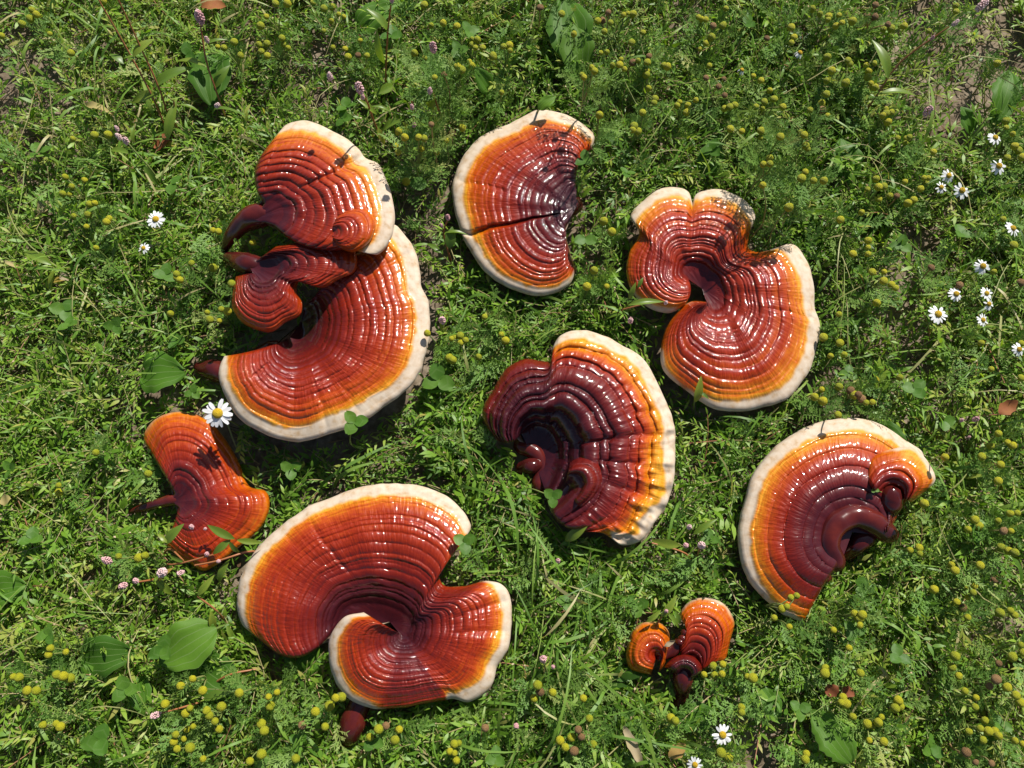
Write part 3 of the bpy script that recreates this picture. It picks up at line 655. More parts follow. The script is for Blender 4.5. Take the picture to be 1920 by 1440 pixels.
# ------------------------------------------------------------------ ground
def ground():
    fx = np.concatenate([[-40, -15, -6, -3, -1.8], np.arange(-1.2, 1.2001, 0.008), [1.8, 3, 6, 15, 40]])
    X, Y = np.meshgrid(fx, fx, indexing='ij'); n = len(fx)
    near = sstep(1.3, 1.0, np.maximum(abs(X), abs(Y)))
    Z = near*(0.004*fbm(X*14, Y*14, 400)+0.0022*fbm(X*70, Y*70, 410, 3)) - 0.004*near
    i = np.arange(n-1)[:, None]; j = np.arange(n-1)[None, :]
    F = np.stack([i*n+j, (i+1)*n+j, (i+1)*n+j+1, i*n+j+1], -1).reshape(-1, 4)
    o = link('ground', new_mesh('ground', np.stack([X, Y, Z], -1).reshape(-1, 3), F, M_SOIL)); o['kind'] = 'structure'
ground()

# ------------------------------------------------------------------ ground cover (uncountable)
def place(tpl, pos, d, nrm, ln, wd, bend=None):
    """many copies of a template (x along the leaf, y across, z up) -> verts (N*k,3)"""
    d = d/np.linalg.norm(d, axis=1)[:, None]
    y = np.cross(nrm, d); y /= np.linalg.norm(y, axis=1)[:, None]+1e-9
    z = np.cross(d, y)
    t = tpl[None]
    return (pos[:, None]+t[..., 0:1]*(d*ln[:, None])[:, None]+t[..., 1:2]*(y*wd[:, None])[:, None]+t[..., 2:3]*(z*ln[:, None])[:, None])

def tile_faces(F, n, k):
    return (F[None]+(np.arange(n)*k)[:, None, None]).reshape(-1, F.shape[1])

REG = (-1.35, 1.35, -1.0, 1.7)
def scatter(n, power=1.0, core=0.62):
    """random ground spots, denser where it is lush, thinning out beyond the picture"""
    out = []; tot = 0
    while tot < n:
        x = rng.uniform(REG[0], REG[1], n); y = rng.uniform(REG[2], REG[3], n)
        px, py = project(np.stack([x, y, 0*x], -1))
        ex = np.maximum(np.maximum(-px, px-1920), np.maximum(-py, py-1440))
        pr = grid(lush, x, y)**power*np.where(ex < 60, 1, np.where(ex < 420, .55, np.where(ex < 900, .28, .15)))*sstep(1.5, 1.1, np.hypot(x, y-.3)+.15*noise(x*6, y*6, 70))
        pr = pr*np.where(grid(indist, x, y) > 14, 0.0, 1.0)
        k = rng.random(n) < pr
        out.append(np.stack([x[k], y[k]], -1)); tot += k.sum()
    return np.vstack(out)[:n]

LEAF = np.array([[0, 0, 0], [.30, .44, .05], [.64, .36, .07], [1, 0, .0], [.64, -.36, .07], [.30, -.44, .05]])
LT = np.array([[0, 5, 1], [2, 4, 3]]); LQ = np.array([[1, 5, 4, 2]])

def knotweed():
    NS, K = 20500, 17
    b = scatter(NS); az = rng.uniform(0, 2*math.pi, NS); Ls = rng.uniform(.030, .080, NS)
    cz = grid(canopy, b[:, 0], b[:, 1])*rng.uniform(.35, 1.12, NS)
    cur = rng.normal(0, .6, NS); s = np.linspace(.08, 1, K)[None, :]
    up = rng.uniform(.5, 1.6, NS)[:, None]
    ang = az[:, None]+cur[:, None]*s
    st = np.diff(np.concatenate([np.zeros((NS, 1)), np.broadcast_to(s, (NS, K))], 1))
    X = b[:, 0:1]+np.cumsum(np.cos(ang)*st, 1)*Ls[:, None]; Y = b[:, 1:2]+np.cumsum(np.sin(ang)*st, 1)*Ls[:, None]
    lim = grid(canopy, X, Y)*1.12
    Z = np.minimum(cz[:, None]*(s**.8)*1.0, lim)
    Pt = np.stack([X, Y, Z], -1)
    # stems: three-sided tubes
    idx = [1, 6, 11, 16]
    C = np.concatenate([np.concatenate([b, np.full((NS, 1), -.003)], 1)[:, None], Pt[:, idx]], 1)
    ok = clear(Pt).all(1)
    C = C[ok]; m = C.shape[1]
    th = np.array([0, 2.094, 4.189]); rad = np.linspace(.0008, .00045, m)[None, :, None]
    D = C[:, -1]-C[:, 0]; D /= np.linalg.norm(D, axis=1)[:, None]; Aa = np.cross(D, [0.1, .2, 1.0]); Aa /= np.linalg.norm(Aa, axis=1)[:, None]; Bb = np.cross(D, Aa)
    V = C[:, :, None]+rad[..., None]*(np.cos(th)[None, None, :, None]*Aa[:, None, None]+np.sin(th)[None, None, :, None]*Bb[:, None, None])
    i = np.arange(m-1)[:, None]; j = np.arange(3)[None, :]
    F = np.stack([i*3+j, i*3+(j+1) % 3, (i+1)*3+(j+1) % 3, (i+1)*3+j], -1).reshape(-1, 4)
    n = len(C); ti = np.repeat(np.clip(rng.normal(.42, .22, n), 0, 1), m*3)
    st_me = new_mesh('knotweed_stems', V.reshape(-1, 3), tile_faces(F, n, m*3), M_STEM, {'tint': ti})
    o = link('weed_stems', st_me); o['kind'] = 'stuff'; o['label'] = 'thin pale trailing stems of the low weeds'; o['category'] = 'stems'
    px_, py_ = project(np.concatenate([b, np.full((NS, 1), .03)], 1)); edge = -.07+.20*sstep(500, 1150, np.hypot(px_-1000, (py_-780)*1.1))
    # leaves
    sgn = np.where(np.arange(K) % 2 == 0, 1, -1)[None, :]*np.ones((NS, 1))
    la = ang+sgn*rng.uniform(.45, 1.25, (NS, K))*(1.15-.5*s)
    el = rng.normal(.30, .30, (NS, K))+.15*s
    d = np.stack([np.cos(la)*np.cos(el), np.sin(la)*np.cos(el), np.sin(el)], -1)
    nn = np.stack([rng.normal(.12, .38, (NS, K)), rng.normal(.25, .38, (NS, K)), np.ones((NS, K))], -1)
    big = np.exp(rng.normal(0, .22, (NS, 1)))
    ln = big*rng.uniform(.0060, .0140, (NS, K))*(1.05-.35*s); wd = ln*rng.uniform(.19, .36, (NS, 1))
    tip = Pt+d*ln[..., None]
    keep = clear(Pt) & clear(tip) & (rng.random((NS, K)) < .93)
    keep &= tip[..., 2] > 0.0
    pos, d, nn, ln, wd = Pt[keep], d[keep], nn[keep], ln[keep], wd[keep]
    tint = np.clip(np.broadcast_to(rng.normal(.56, .17, (NS, 1))+.16*fbm(b[:, 0:1]*5, b[:, 1:2]*5, 77)+.08*(s-.5)+edge[:, None], (NS, K))[keep]+rng.normal(0, .07, keep.sum()), 0.02, .93)
    dead = rng.random(len(tint)) < .02; tint[dead] = 1.0
    V = place(LEAF, pos, d, nn, ln, wd); n = len(pos)
    me = new_mesh('knotweed_leaves', V.reshape(-1, 3), [tile_faces(LT, n, 6), tile_faces(LQ, n, 6)], M_KNOT, {'tint': np.repeat(tint, 6)})
    # tiny pale flowers in the leaf axils
    fl = (rng.random(len(pos)) < .11) & (rng.random(len(pos)) < .4+.6*(fbm(pos[:, 0]*6, pos[:, 1]*6, 91) > 0)); fp = pos[fl]+d[fl]*.0012; m_ = len(fp)
    fd = rng.normal(0, 1, (m_, 3)); fn = rng.normal(0, .6, (m_, 3))+np.array([0, 0, 1.0])
    fv = place(LEAF, fp+np.array([0, 0, .0008]), fd, fn, rng.uniform(.0016, .0030, m_), rng.uniform(.0016, .0026, m_))
    fo = link('weed_flowers', new_mesh('weed_flowers', fv.reshape(-1, 3), [tile_faces(LT, m_, 6), tile_faces(LQ, m_, 6)], M_DRY, {'tint': np.repeat(rng.uniform(.85, 1.25, m_), 6)}))
    fo['kind'] = 'stuff'; fo['label'] = 'tiny pale flowers of the low weeds'; fo['category'] = 'flowers'
    o = link('ground_cover', me); o['kind'] = 'stuff'; o['label'] = 'low mat of small oval green weed leaves'; o['category'] = 'weeds'
knotweed()

def feather(seed):
    """one finely divided leaf, 1 unit long along x"""
    r = np.random.default_rng(seed); V = []; F = []
    def strip(a, b, w):
        a = np.array(a); b = np.array(b); d = b-a; s_ = np.array([-d[1], d[0], 0]); s_ = s_/(np.linalg.norm(s_)+1e-9)*w
        n = len(V); mid = a*.45+b*.55
        V.extend([a-s_*.5, a+s_*.5, mid+s_, b, mid-s_]); F.extend([(n, n+4, n+2), (n, n+2, n+1), (n+4, n+3, n+2)])
    bow = r.uniform(-.1, .1)
    ax = lambda t: np.array([t, bow*t*(1-t)*2, .18*t*(1-t)*2-.05*t*t])
    for k in range(6): strip(ax(k/6), ax((k+1)/6), .015)
    for k in range(8):
        t = .2+.78*k/7
        for sg in (-1, 1):
            if r.random() < .06: continue
            o_ = ax(t+r.uniform(-.02, .02)); Lp = .30*(1-.55*abs(t-.5)/.5)*r.uniform(.55, 1.3); a = sg*r.uniform(.45, 1.25)
            dv = np.array([math.cos(a), math.sin(a), r.uniform(.0, .5)]); e_ = o_+dv*Lp; strip(o_, e_, .016)
            for q in (.35, .62, .8):
                for s2 in (-1, 1):
                    a2 = a+s2*r.uniform(.5, .85); c_ = o_+dv*Lp*q
                    strip(c_, c_+np.array([math.cos(a2), math.sin(a2), r.uniform(0, .5)])*Lp*r.uniform(.3, .48), .015)
    return np.array(V), np.array(F)
FEA = [feather(900+k) for k in range(6)]

def feather_mat():
    soup = Soup(); N = 1400
    b = scatter(N, .7)
    cl = fbm(b[:, 0]*8+3, b[:, 1]*8, 555)+.6*sstep(0, .25, b[:, 1]+.35*b[:, 0]-.12)-.5*sstep(-.1, -.3, b[:, 0])*sstep(.25, 0, b[:, 1])
    for k in range(N):
        if cl[k] < -.05+.2*rng.random(): continue
        x, y = b[k]; c = float(grid(canopy, x, y)); nleaf = 1 if rng.random() < .4 else 2
        for q in range(nleaf):
            az = rng.uniform(0, 6.283); el = rng.uniform(.1, .9); ln = rng.uniform(.018, .036)
            d = np.array([[math.cos(az)*math.cos(el), math.sin(az)*math.cos(el), math.sin(el)]])
            z0 = c*rng.uniform(.45, .95); p0 = np.array([[x, y, z0]]); tip = p0+d*ln
            if not (clear(p0)[0] and clear(tip)[0]) or tip[0, 2] > c*1.35: continue
            tv, tf = FEA[rng.integers(6)]
            v = place(tv, p0, d, np.array([[rng.normal(0, .35), rng.normal(0, .35), 1.0]]), np.array([ln]), np.array([ln]))
            soup.add(v.reshape(-1, 3), tf, float(np.clip(rng.normal(.45, .2), 0, .95)))
    o = link('feathery_undergrowth', soup.mesh('feathery_undergrowth', M_FEATH)); o['kind'] = 'stuff'
    o['label'] = 'finely divided feathery leaves filling the gaps between the weeds'; o['category'] = 'foliage'
feather_mat()

def grass():
    N, K = 11500, 7
    b = scatter(N)
    gc = fbm(b[:, 0]*5, b[:, 1]*5, 612)
    for (px, py, rr) in [(1080, 1200, 150), (1020, 1330, 130), (940, 880, 80), (1850, 640, 120), (1060, 560, 90), (1750, 330, 120), (1250, 900, 60), (700, 1400, 120)]:
        c = P(px, py, 0); gc = gc+1.2*np.exp(-((b[:, 0]-c[0])**2+(b[:, 1]-c[1])**2)/(rr*.0005)**2)
    kk_ = gc > rng.uniform(-.3, 1.0, N); b = b[kk_]; gcl_ = gc[kk_]; N = len(b)
    gl = 1+.5*sstep(.6, 1.2, gcl_); az = rng.uniform(0, 6.283, N); Ls = rng.uniform(.025, .085, N)*gl; up = rng.uniform(.3, 1.15, N)
    s = np.linspace(0, 1, K)[None, :]
    h = Ls[:, None]*(np.sin(up)[:, None]*s-(.35+.4*np.sin(up)[:, None])*s**2.2)
    hor = Ls[:, None]*(np.cos(up)[:, None]*s+.25*s*s)
    cur = rng.normal(0, .35, N)[:, None]*s
    X = b[:, 0:1]+np.cos(az[:, None]+cur)*hor; Y = b[:, 1:2]+np.sin(az[:, None]+cur)*hor
    Z = np.maximum(h+grid(canopy, b[:, 0], b[:, 1])[:, None]*.62*np.minimum(s*4, 1), .0)-.002*(s < .01)
    Pt = np.stack([X, Y, Z], -1)
    zl = np.where(grid(dist, X, Y) < 20, grid(nearz, X, Y)-.004, .09); over = (Z > np.maximum(zl, .02)).any(1) & (rng.random(N) < .93)
    ok = clear(Pt).all(1) & ~over
    Pt = Pt[ok]; n = len(Pt)
    # a few long thin straws and runners lying over the weeds
    ns = 560; bs = scatter(ns, .5); a_ = rng.uniform(0, 6.283, ns); L2 = rng.uniform(.05, .13, ns); c2 = rng.normal(0, .5, ns)[:, None]*s
    X2 = bs[:, 0:1]+np.cos(a_[:, None]+c2)*L2[:, None]*s; Y2 = bs[:, 1:2]+np.sin(a_[:, None]+c2)*L2[:, None]*s
    Z2 = grid(canopy, X2, Y2)*(.55+.55*np.sin(np.pi*s*.8))+.003
    P2 = np.stack([X2, Y2, Z2], -1); k2 = clear(P2).all(1) & (grid(dist, X2, Y2) > 5).all(1); P2 = P2[k2]; ns = len(P2)
    Pt = np.concatenate([Pt, P2]); n = len(Pt)
    T = np.gradient(Pt, axis=1); sd = np.cross(T, np.array([0, 0, 1.0])+rng.normal(0, .5, (n, 1, 3))); sd /= np.linalg.norm(sd, axis=2)[..., None]+1e-9
    wd = rng.uniform(.0007, .0020, n)[:, None]*np.array([.7, .95, 1, 1, .85, .6, .08])[None, :]*.5*1.6
    V = np.stack([Pt-sd*wd[..., None], Pt+sd*wd[..., None]], 2).reshape(n, -1, 3)
    i = np.arange(K-1); F = np.stack([2*i, 2*i+1, 2*i+3, 2*i+2], -1)
    tint = np.clip(rng.normal(.52, .19, n), 0, .9); tint[rng.random(n) < .07] = 1.0; tint[-ns:] = rng.uniform(.75, 1.05, ns); wd[-ns:] *= .34
    V = np.stack([Pt-sd*wd[..., None], Pt+sd*wd[..., None]], 2).reshape(n, -1, 3)
    me = new_mesh('grass', V.reshape(-1, 3), tile_faces(F, n, 2*K), M_GRASS, {'tint': np.repeat(tint, 2*K)})
    o = link('grass', me); o['kind'] = 'stuff'; o['label'] = 'thin green grass blades among the weeds'; o['category'] = 'grass'
grass()

def litter():
    N = 17000
    b = np.stack([rng.uniform(REG[0], REG[1], N), rng.uniform(REG[2], REG[3], N)], -1)
    z = rng.uniform(.0005, .012, N)*grid(lush, b[:, 0], b[:, 1])+.001
    az = rng.uniform(0, 6.283, N); el = rng.normal(0, .25, N)
    d = np.stack([np.cos(az)*np.cos(el), np.sin(az)*np.cos(el), np.sin(el)], -1); ln = rng.uniform(.006, .024, N); wd = np.minimum(ln*.12, rng.uniform(.0006, .0018, N))
    nn = np.stack([rng.normal(0, .4, N), rng.normal(0, .4, N), np.ones(N)], -1)
    pos = np.concatenate([b, z[:, None]], 1)
    # clumps of curled brown leaf crumbs
    M = 9500; c = rng.uniform(0, 1, M)
    b2 = np.stack([rng.uniform(REG[0], REG[1], M), rng.uniform(REG[2], REG[3], M)], -1)
    p2 = np.concatenate([b2, (rng.uniform(.001, .020, M)*grid(lush, b2[:, 0], b2[:, 1]))[:, None]], 1)
    d2 = rng.normal(0, 1, (M, 3)); d2[:, 2] *= .5; n2 = rng.normal(0, 1, (M, 3)); l2 = rng.uniform(.002, .007, M)
    pos = np.vstack([pos, p2]); d = np.vstack([d, d2]); nn = np.vstack([nn, n2]); wd = np.concatenate([wd, l2*rng.uniform(.3, .8, M)]); ln = np.concatenate([ln, l2])
    k = clear(pos+np.array([0, 0, .004])); pos, d, nn, ln, wd = pos[k], d[k], nn[k], ln[k], wd[k]; n = len(pos)
    V = place(LEAF, pos, d, nn, ln, wd)
    tint = np.clip(rng.normal(.5, .24, n), 0, 1)
    me = new_mesh('dry_litter', V.reshape(-1, 3), [tile_faces(LT, n, 6), tile_faces(LQ, n, 6)], M_DRY, {'tint': np.repeat(tint, 6)})
    o = link('dry_litter', me); o['kind'] = 'stuff'; o['label'] = 'brown dried stems and leaf crumbs on the bare soil'; o['category'] = 'litter'
litter()

# ------------------------------------------------------------------ individual plants
def lathe(prof, n=14):
    r = np.array([p[0] for p in prof]); z = np.array([p[1] for p in prof]); th = np.arange(n)/n*2*math.pi
    V = np.stack([r[:, None]*np.cos(th), r[:, None]*np.sin(th), np.broadcast_to(z[:, None], (len(r), n))], -1).reshape(-1, 3)
    i = np.arange(len(r)-1)[:, None]; j = np.arange(n)[None, :]
    return V, np.stack([i*n+j, i*n+(j+1) % n, (i+1)*n+(j+1) % n, (i+1)*n+j], -1).reshape(-1, 4)

def cone_head(seed, tall):
    V, F = lathe([(0.15, -.55), (.55, -.5), (.88, -.3), (1.0, 0), (.97, .3*tall), (.85, .6*tall), (.62, .88*tall), (.34, 1.05*tall), (.02, 1.1*tall)], 16)
    k = 1+.05*noise(V[:, 0]*4, V[:, 1]*4+V[:, 2]*5, seed); return V*k[:, None], F
HEADS = [new_mesh('flower_head', *cone_head(k, t), M_HEAD) for k, t in ((1, 1.0), (2, 1.2), (3, .85))]
HEADB = [new_mesh('dry_head', *cone_head(k, t), M_HEADB) for k, t in ((4, .8), (5, 1.0))]
FEM = [new_mesh('feathery_leaf', v, f, M_FEATH, {'tint': np.full(len(v), .36+.09*k)}) for k, (v, f) in enumerate(FEA)]

H = {}
H['A'] = ((0, 0, 4), '244,80 276,116 232,148 172,184 376,256 532,400 16,272 1632,352 1680,360 1756,316 1804,424 780,12 548,1044 712,1016 816,1012 492,1332 540,1400 640,1356')
H['B'] = ((480, 0, 4), '148,30 237,33 428,20 508,66 572,55 78,125 35,195 622,110 662,130 565,160 508,232 195,290 207,333 245,362 85,330 25,340 40,388 85,418 782,305 668,368 577,358 690,428 832,418 1262,38 1313,192 1403,180 1507,198 1190,402 1265,443 1340,582 1622,297 1660,303 1620,335 1645,358 1700,360 1900,342 1905,380 1857,350 1512,500 1540,525 1600,465 1618,500 1777,430 1843,693 1550,962 1428,1052 1118,1035 1075,990 1220,1030 1260,1038 1048,1095 1066,1143 1243,1115 1355,1150 1128,1365')
H['C'] = ((960, 0, 4), '370,108 463,260 640,160 738,170 692,238 837,115 868,100 902,110 982,245 898,320 712,392 665,398 600,512 620,535 525,562 540,582 752,492 807,487 818,445 843,524 1013,473 1010,530 1008,562 1025,665 945,458 1140,490 1163,505 1073,740 1065,772 1257,765 1237,795 1315,795 1305,850 1378,755 1593,818 1632,803 1670,790 1455,325 1495,285 1413,370 1480,495 1810,570 1867,607 1890,765 1877,815 1827,803 1398,130 1420,148 1450,150 1577,198 1603,65 1580,60 655,865 915,945 905,975 945,985 1635,968 1723,985 1865,985 1862,1035 1885,1235 1880,1390 978,845')
H['D'] = ((1440, 0, 4), '318,105 327,72 387,108 445,150 455,122 532,115 555,172 627,163 505,200 172,210 195,280 175,320 863,222 918,215 990,198 1020,198 1035,208 1405,50 1410,88 1203,235 475,533 438,433 598,455 612,488 733,495 797,475 755,535 748,582 438,608 578,627 770,625 773,660 800,658 45,745 10,680 108,805 312,828 398,785 446,868 435,710 885,817 885,850 925,843 858,870 892,920 268,1015 245,1000 90,1030 280,1095 298,1120 12,1185 12,1230 278,1290 250,1338 340,1355 415,1360 805,1345 1025,1365 828,1405 868,1398 745,1420 1035,1040 1060,1027 1030,1072 970,1038 1240,1140 1710,478 1775,910 1785,958 1840,1100 1870,1130 1905,1180 1790,1185 1168,1335 1200,1335 1185,1375 1140,1418 1832,1008')
H['E'] = ((1440, 360, 4), '912,30 830,55 1045,87 1090,60 700,155 540,210 150,120 745,368 750,418 750,465 635,465 780,602 870,600 865,670 925,695 955,722 415,1090 535,1135 467,1230 568,1220 530,918 815,833 1672,1328 1895,1395 1690,600 1760,205 1840,400 1595,1135 1897,1135')
H['F'] = ((1440, 1080, 4), '210,147 170,160 140,228 105,245 45,313 158,380 683,315 705,290 648,280 687,368 490,405 605,540 1468,45 1490,95 1495,160 1535,122 1548,75 1415,195 1377,210 1245,100 1815,260 1848,293 1735,275 1495,310 425,730 428,692 692,728 560,910 543,945 578,960 632,1055 740,1108 780,1120 850,1057 825,1098 967,928 985,975 950,990 862,1240 757,1230 285,1330 278,1375 1400,600 1378,683 1430,750 1475,862 1557,912 1553,983 1788,830 1857,895 1890,945 1893,513 1910,575 1830,605 1625,1080 1592,1143 1500,1168 1650,1162 1703,1167 1725,1200 1610,1230 1850,1237 1910,1260')
H['G'] = ((960, 1080, 4), '1580,660 1505,672 1440,740 1515,740 1573,738 1763,752 1805,765 1720,1020 1715,985 1190,1065 1222,1085 1567,1325 1620,1360 360,1235 400,1285 445,1210 608,1268 580,1068 165,917 305,873 190,820 535,915')
H['H'] = ((0, 360, 4), '470,15 525,20 672,92 715,85 553,180 660,170 648,260 820,200 800,225 722,422 1640,297 1598,290 1437,535 1600,570 1740,690 1555,905 1575,960 1660,880 1712,897 1645,968 1325,615 1330,645 1350,660 1895,380 1280,915')
H['I'] = ((0, 720, 4), '445,760 448,810 890,1290 1045,1305 1090,1285 1115,675 720,515')
H['J'] = ((0, 1080, 4), '102,755 148,755 385,540 365,590 495,570 430,740 478,750 530,765 275,857 205,860 425,1105 455,1130 330,1115 1240,955 1445,770 1520,860 1357,820 1795,877 1392,1032 1425,990 1553,1003 1660,980 1615,1090 1645,1150 1405,1150 1450,1128 1318,1190 1308,1245 1380,1222 1425,1285 1332,1295 1525,1372 1875,1388 1570,1045')
H['K'] = ((480, 1140, 4), '95,665 160,632 108,732 445,778 520,890 597,675 643,668 552,732 40,870 65,920 920,907 1073,910 853,970 1040,993 297,1130 1483,1018 1520,1013 1455,1075 1490,1088 1500,1143 42,1093')
H['L'] = ((760, 360, 4), '370,1090 412,1077 452,1112 415,1133 345,1100 595,937 575,935 720,1068 750,1115 328,1243 355,1262 550,1240 1362,710 1510,708 1548,300 1485,222 1415,590 165,1062')
H['M'] = ((1500, 700, 3.79), '152,115 102,170 160,197 272,95 268,295 387,155 470,208 513,205 1027,597 1350,520 1290,592 1408,428 1475,492 1508,510 1420,650 1408,765 1540,992 1487,998 1408,1047 1497,1120 1240,1043 1268,1085 1190,1108 845,1240 850,1283 780,1258 1480,1262 1520,1275 1420,1235 1098,1403 1075,1362 1278,1365 880,925 1570,35 705,30')
BR = {'a': ((960, 0, 4), '210,60 675,155 1027,422 1507,198 1455,585 1585,595 1550,650 1595,715 905,475 1910,290 720,95'), 'b': ((1440, 0, 4), '898,187 405,825 800,40 800,130 740,120'),
      'c': ((1440, 360, 4), '965,30 1222,568 1435,700 1890,682'), 'd': ((1440, 1080, 4), '1725,655 1705,775 1660,825 1485,1320 1555,1395 1675,1405 1455,240 1695,30'),
      'e': ((960, 1080, 4), '212,870 465,1312 520,1205 497,1150'), 'f': ((1500, 700, 3.79), '413,152 437,180 358,125 1445,1120'), 'g': ((480, 0, 4), '765,415 1410,560 1315,935 1470,1000'), 'h': ((480, 1140, 4), '345,880 975,885 1720,900')}
def unpack(d, kind):
    r = []
    for (x0, y0, sc), t in d.values():
        for q in t.split():
            x, y = q.split(','); r.append((x0+float(x)/sc, y0+float(y)/sc, kind))
    return r
heads = unpack(H, 0)+unpack(BR, 1)
kept = []
for h in heads:
    if all((h[0]-k[0])**2+(h[1]-k[1])**2 > 36 for k in kept): kept.append(h)
# heads that stand close together belong to one plant
cl = []
for h in kept:
    for c in cl:
        if len(c) < 7 and h[2] == c[0][2] and any((h[0]-k[0])**2+(h[1]-k[1])**2 < 30**2 for k in c): c.append(h); break
    else: cl.append([h])

def stem_mesh(paths, mat_, tint=.4, n=5, name='stem'):
    sp = Soup()
    for pts, r0, r1 in paths:
        c = spline(pts, 9); V, F = tube(c, np.linspace(r0, r1, 9), n, cap=False); sp.add(V, F, tint)
    return sp.mesh(name, mat_)

MARKS = [(600, 330, 'twin-capped mushroom'), (610, 650, 'broadest mushroom'), (985, 380, 'kidney-shaped mushroom'), (1355, 560, 'rosette mushroom'), (1085, 820, 'maroon mushroom'), (700, 1120, 'spiral mushroom'),
         (380, 920, 'plain-edged small mushroom'), (1570, 970, 'half-moon mushroom'), (1275, 1200, 'smallest mushroom'), (1780, 340, 'upper daisies'), (1820, 560, 'lower daisies'), (250, 130, 'tall red stems'), (345, 1205, 'biggest plantain'),
         (1355, 1378, 'daisy on soil'), (292, 411, 'lone daisy'), (408, 775, 'largest daisy'), (1560, 1385, 'toothed dandelion leaf'), (1890, 765, 'rust-coloured fallen leaf'), (1580, 300, 'broad plantain leaf'), (1500, 99, 'folded-petal daisy'), (815, 715, 'largest clover'),
         (1660, 160, 'slender-leaved reddish stem'), (1065, 60, 'long plantain'), (728, 90, 'upright redshank'), (185, 1388, 'large clover'), (82, 390, 'yellow fallen leaf'), (1312, 1024, 'pink flower clusters'), (1018, 1236, 'pink spike'), (1190, 1400, 'tan dry leaf')]
def near_place(px, py):
    """the two nearest landmarks of a weed"""
    m_ = sorted(MARKS, key=lambda k: (k[0]-px)**2+(k[1]-py)**2)
    return m_[0][2]+' towards '+m_[1][2]

def pineapple_weed(c):
    cx = np.mean([h[0] for h in c]); cy = np.mean([h[1] for h in c]); brown = c[0][2]
    P0 = P(cx, cy, .05); cz = float(grid(canopy, P0[0], P0[1]))
    tall = any(((cx-a)**2+(cy-b)**2) < r*r for a, b, r in ((760, 265, 60), (1480, 330, 90), (1120, 190, 60), (800, 150, 70), (1290, 320, 40), (640, 200, 90)))
    hz = []
    for h in c:
        q = P(h[0], h[1], .05); lo = float(grid(hi, q[0], q[1])); lo = max(lo, float(grid(np.where(dist < 8, nearz, 0), q[0], q[1])) if lo == 0 else lo)
        hz.append(max(rng.uniform(.085, .115) if tall else cz+rng.uniform(.008, .022), lo+.008 if lo > .01 else 0))
    hp = [P(h[0], h[1], z) for h, z in zip(c, hz)]
    mean = np.mean(hp, axis=0)
    bx, by = free_base(mean[0]+rng.normal(0, .004), mean[1]+rng.normal(0, .004))
    nb = len(c); where = near_place(cx, cy)
    word = ('%s brown dried button heads' if brown else '%s yellow-green button heads') % {1: 'one', 2: 'two', 3: 'three', 4: 'four', 5: 'five', 6: 'six', 7: 'seven'}[nb]
    if nb == 1: word = word[:-1]
    lab = 'feathery weed with %s by %s' % (word, where)
    t = thing('button_weed', lab, 'weed', (bx, by, 0), group='feathery weeds, '+word+', '+where)
    o = np.array([bx, by, 0.0]); fork = o*.45+mean*.55; fork[2] = mean[2]*.5
    # keep the fork outside the caps
    if not clear(fork[None])[0]: fork[:2] = (bx, by)
    paths = [([np.array([0, 0, -.003]), (fork-o)*.5+np.array([rng.normal(0, .002), rng.normal(0, .002), 0]), fork-o], .0009, .0008)]
    for q in hp:
        mid = (fork+q)/2+np.array([rng.normal(0, .002), rng.normal(0, .002), (.012 if float(grid(hi, q[0], q[1])) > 0 else .002)])
        paths.append(([fork-o, mid-o, q-o], .0007, .0006))
    link('stem', stem_mesh(paths, M_STEM, rng.uniform(.1, .5) if not brown else .8), t)
    for q in hp:
        r = rng.uniform(.0027, .0043)*(1.0 if nb < 5 else .93)
        d = Vector((rng.normal(0, .3)+q[0]*.5, rng.normal(0, .3)+q[1]*.4, 1)).normalized()
        m4 = d.to_track_quat('Z', 'Y').to_matrix().to_4x4(); m4 = Matrix.Translation(Vector(q-o))@m4@Matrix.Diagonal((r, r, r, 1))
        link('flower_head', (HEADB if brown else HEADS)[rng.integers(2 if brown else 3)], t, m4)
    for k in range(int(rng.integers(4, 8))+nb//2+(14 if tall else 0)):
        src = fork if rng.random() < .5 else (fork+hp[rng.integers(nb)])/2
        f = rng.uniform(.35, 1); p0 = o*(1-f)+src*f
        if tall and k > 5: q_ = hp[rng.integers(nb)]; f = rng.uniform(0, .9); p0 = fork*(1-f)+q_*f
        az = rng.uniform(0, 6.283); el = rng.uniform(.15, .9); ln = rng.uniform(.017, .034)
        d = np.array([math.cos(az)*math.cos(el), math.sin(az)*math.cos(el), math.sin(el)]); tip = p0+d*ln
        if not (clear(tip[None])[0] and clear(p0[None])[0]): continue
        if not tall and float(grid(dist, tip[0], tip[1])) < 10 and tip[2] > float(grid(nearz, tip[0], tip[1])): continue
        link('leaf', FEM[rng.integers(6)], t, frame(d, (rng.normal(0, .3), rng.normal(0, .3), 1), p0-o, ln))
for c in cl: pineapple_weed(c)

# daisies
def petal_mesh(seed):
    u = np.linspace(0, 1, 6); w = np.array([.10, .17, .215, .215, .18, .09]); V = []
    for k in range(6):
        for y in (-1, 0, 1): V.append((u[k]-(0.03 if y == 0 and k == 5 else 0), y*w[k], -.10*u[k]**2+.02*abs(y)))
    V = np.array(V); i = np.arange(5)[:, None]; j = np.arange(2)[None, :]
    return new_mesh('petal', V, np.stack([i*3+j, (i+1)*3+j, (i+1)*3+j+1, i*3+j+1], -1).reshape(-1, 4), M_PETAL)
PET = petal_mesh(1)
DV, DF = lathe([(.9, -.25), (1.0, 0), (.95, .3), (.75, .6), (.45, .8), (.02, .88)], 18); DISC = new_mesh('disc', DV, DF, M_DISC)
CV, CF = lathe([(.15, -1.0), (.5, -.8), (.95, -.3), (1.02, -.1)], 12); CALYX = new_mesh('calyx', CV, CF, M_STEM, {'tint': np.full(len(CV), .2)})
